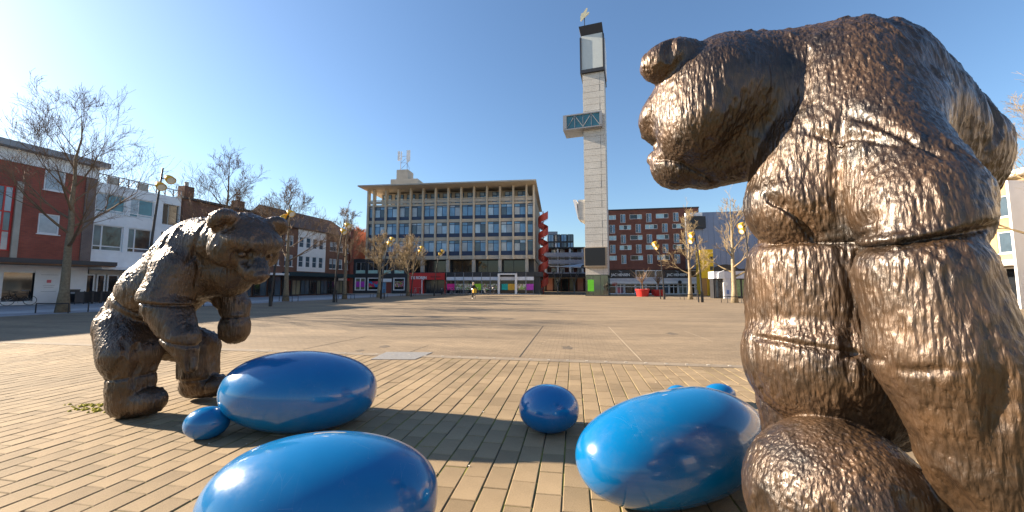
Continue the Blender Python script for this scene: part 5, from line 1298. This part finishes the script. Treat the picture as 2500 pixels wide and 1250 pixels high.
# near thigh, leg and foot
CN((1822, 2330, 1228, 1.50), (1850, 2340, 1275, 1.50), .02)
CN((1900, 2330, 1340, 1.52), (1940, 2310, 1470, 1.54), .03)
CN((1870, 2150, 1500, 1.52), (2020, 2310, 1500, 1.54), .03)
# far leg
CN((1852, 2190, 985, 2.1), (1870, 2160, 1120, 2.12), .03); CN((1870, 2160, 1120, 2.12), (1890, 2140, 1260, 2.12), .03); CN((1850, 2030, 1285, 2.1), (1950, 2150, 1285, 2.12), .03)
# carved seams
S.groove(W(1930, 580, 1.52), UP*1.0 + RT*.10, .022, .012, .28)
S.groove(W(1930, 842, 1.50), UP*1.0 + RT*.12, .016, .012, .30)
S.groove(W(2250, 590, 1.15), UP*1.0 - RT*.22, .025, .014, .30); S.ledge(W(2250, 588, 1.15), UP*1.0 - RT*.22, .022, .08, .29)
S.groove(W(2215, 1010, 1.05), UP*1.0 - RT*.55, .02, .012, .26)
S.groove(W(1935, 290, 1.5), RT*1.0 - UP*.75, .018, .011, .26); S.groove(W(1985, 500, 1.48), RT*1.0 + UP*.75, .026, .013, .24)
S.groove(W(2085, 260, 1.35), RT*1.0 + UP*.55, .018, .011, .24); S.groove(W(2190, 300, 1.3), RT*1.0 + UP*.3, .016, .012, .22)
o = finish(S, 'bear_statue', M_bronze, 1.0); tag(o, 'large bronze bear in the right foreground, hunched over with its arm hanging down', 'bear statue', 'bronze bears'); BEAR_R = o

# ================================================================== CYCLIST
p = G(1156, 730.5); rzb = math.atan2(-p[1], -p[0]) + .25
bicycle((p[0], p[1], 0), rzb, 'black bicycle ridden across the square', M_black)
f = np.array([math.cos(rzb), math.sin(rzb), 0]); sdv = np.array([-f[1], f[0], 0]); P = lambda a, b, z: np.array([p[0], p[1], 0]) + f*a + sdv*b + UP*z
S = Solid(P(0, 0, 0) - np.array([.75, .75, 0]), P(0, 0, 0) + np.array([.75, .75, 1.85]), .017)
S.cone(P(-.22, 0, 1.02), P(-.10, 0, 1.30), .16, .17, .05); S.cone(P(-.10, 0, 1.30), P(-.06, 0, 1.42), .165, .09, .05)
S.cone(P(-.05, 0, 1.44), P(-.03, 0, 1.52), .055, .055, .03); S.ell(P(-.02, 0, 1.60), np.array([.085, .085, .115]), None, .02)
for q in (-1, 1):
    S.cone(P(-.1, .17*q, 1.36), P(.02, .27*q, 1.14), .06, .05, .03); S.cone(P(.02, .27*q, 1.14), P(.22, .26*q, 1.08), .048, .038, .02)
    kz, fz_ = (.78, .30) if q > 0 else (.64, .13)
    S.cone(P(-.2, .09*q, .98), P(.12, .12*q, kz), .10, .075, .04); S.cone(P(.12, .12*q, kz), P(-.04, .12*q, fz_), .065, .045, .02); S.cone(P(-.06, .12*q, fz_ - .03), P(.10, .12*q, fz_ - .05), .042, .035, .02)
o = finish(S, 'person', mat('black_coat', (.015, .013, .014), .8, var=.15), bark=False)
o.data.materials.append(mat('skin', (.55, .36, .26), .6, var=.05)); o.data.materials.append(mat('pale_trainers', (.6, .55, .48), .7))
for pl_ in o.data.polygons:
    z = pl_.center.z
    if z > 1.46: pl_.material_index = 1
    elif z < .34 and abs((np.array(pl_.center) - np.array([p[0], p[1], 0])).dot(f)) > .0 and z < (.33 if (np.array(pl_.center) - np.array([p[0], p[1], 0])).dot(sdv) > 0 else .17): pl_.material_index = 2
tag(o, 'person in dark coat cycling across the square towards the camera', 'person')
S = Solid(P(0, 0, 1.4) - .3, P(0, 0, 1.4) + np.array([.3, .3, .5]), .015)
S.ell(P(-.045, 0, 1.63), np.array([.105, .105, .12]), None, .02); S.ell(P(.07, 0, 1.56), np.array([.09, .09, .10]), None, .02, True); S.cone(P(-.09, 0, 1.6), P(-.09, 0, 1.48), .07, .06, .03)
hr = finish(S, 'hair', mat('blond_hair', (.50, .38, .22), .7, var=.15), bark=False); hr.parent = o
bgp = P(.46, 0, .88); bg_ = thing('front_bag', 'yellow bag on the front carrier of the ridden bicycle', 'bag', (bgp[0], bgp[1], bgp[2]), rzb)
MB().prism([(-.13, -.22), (.12, -.22), (.16, .18), (-.16, .18)], -.17, .17).build('body', mat('yellow_bag', (.70, .40, .04), .6), bg_); MB().tube([(0, -.1, .17), (0, -.08, .3), (0, .08, .3), (0, .1, .17)], .012, 4).build('handle', M_black, bg_)
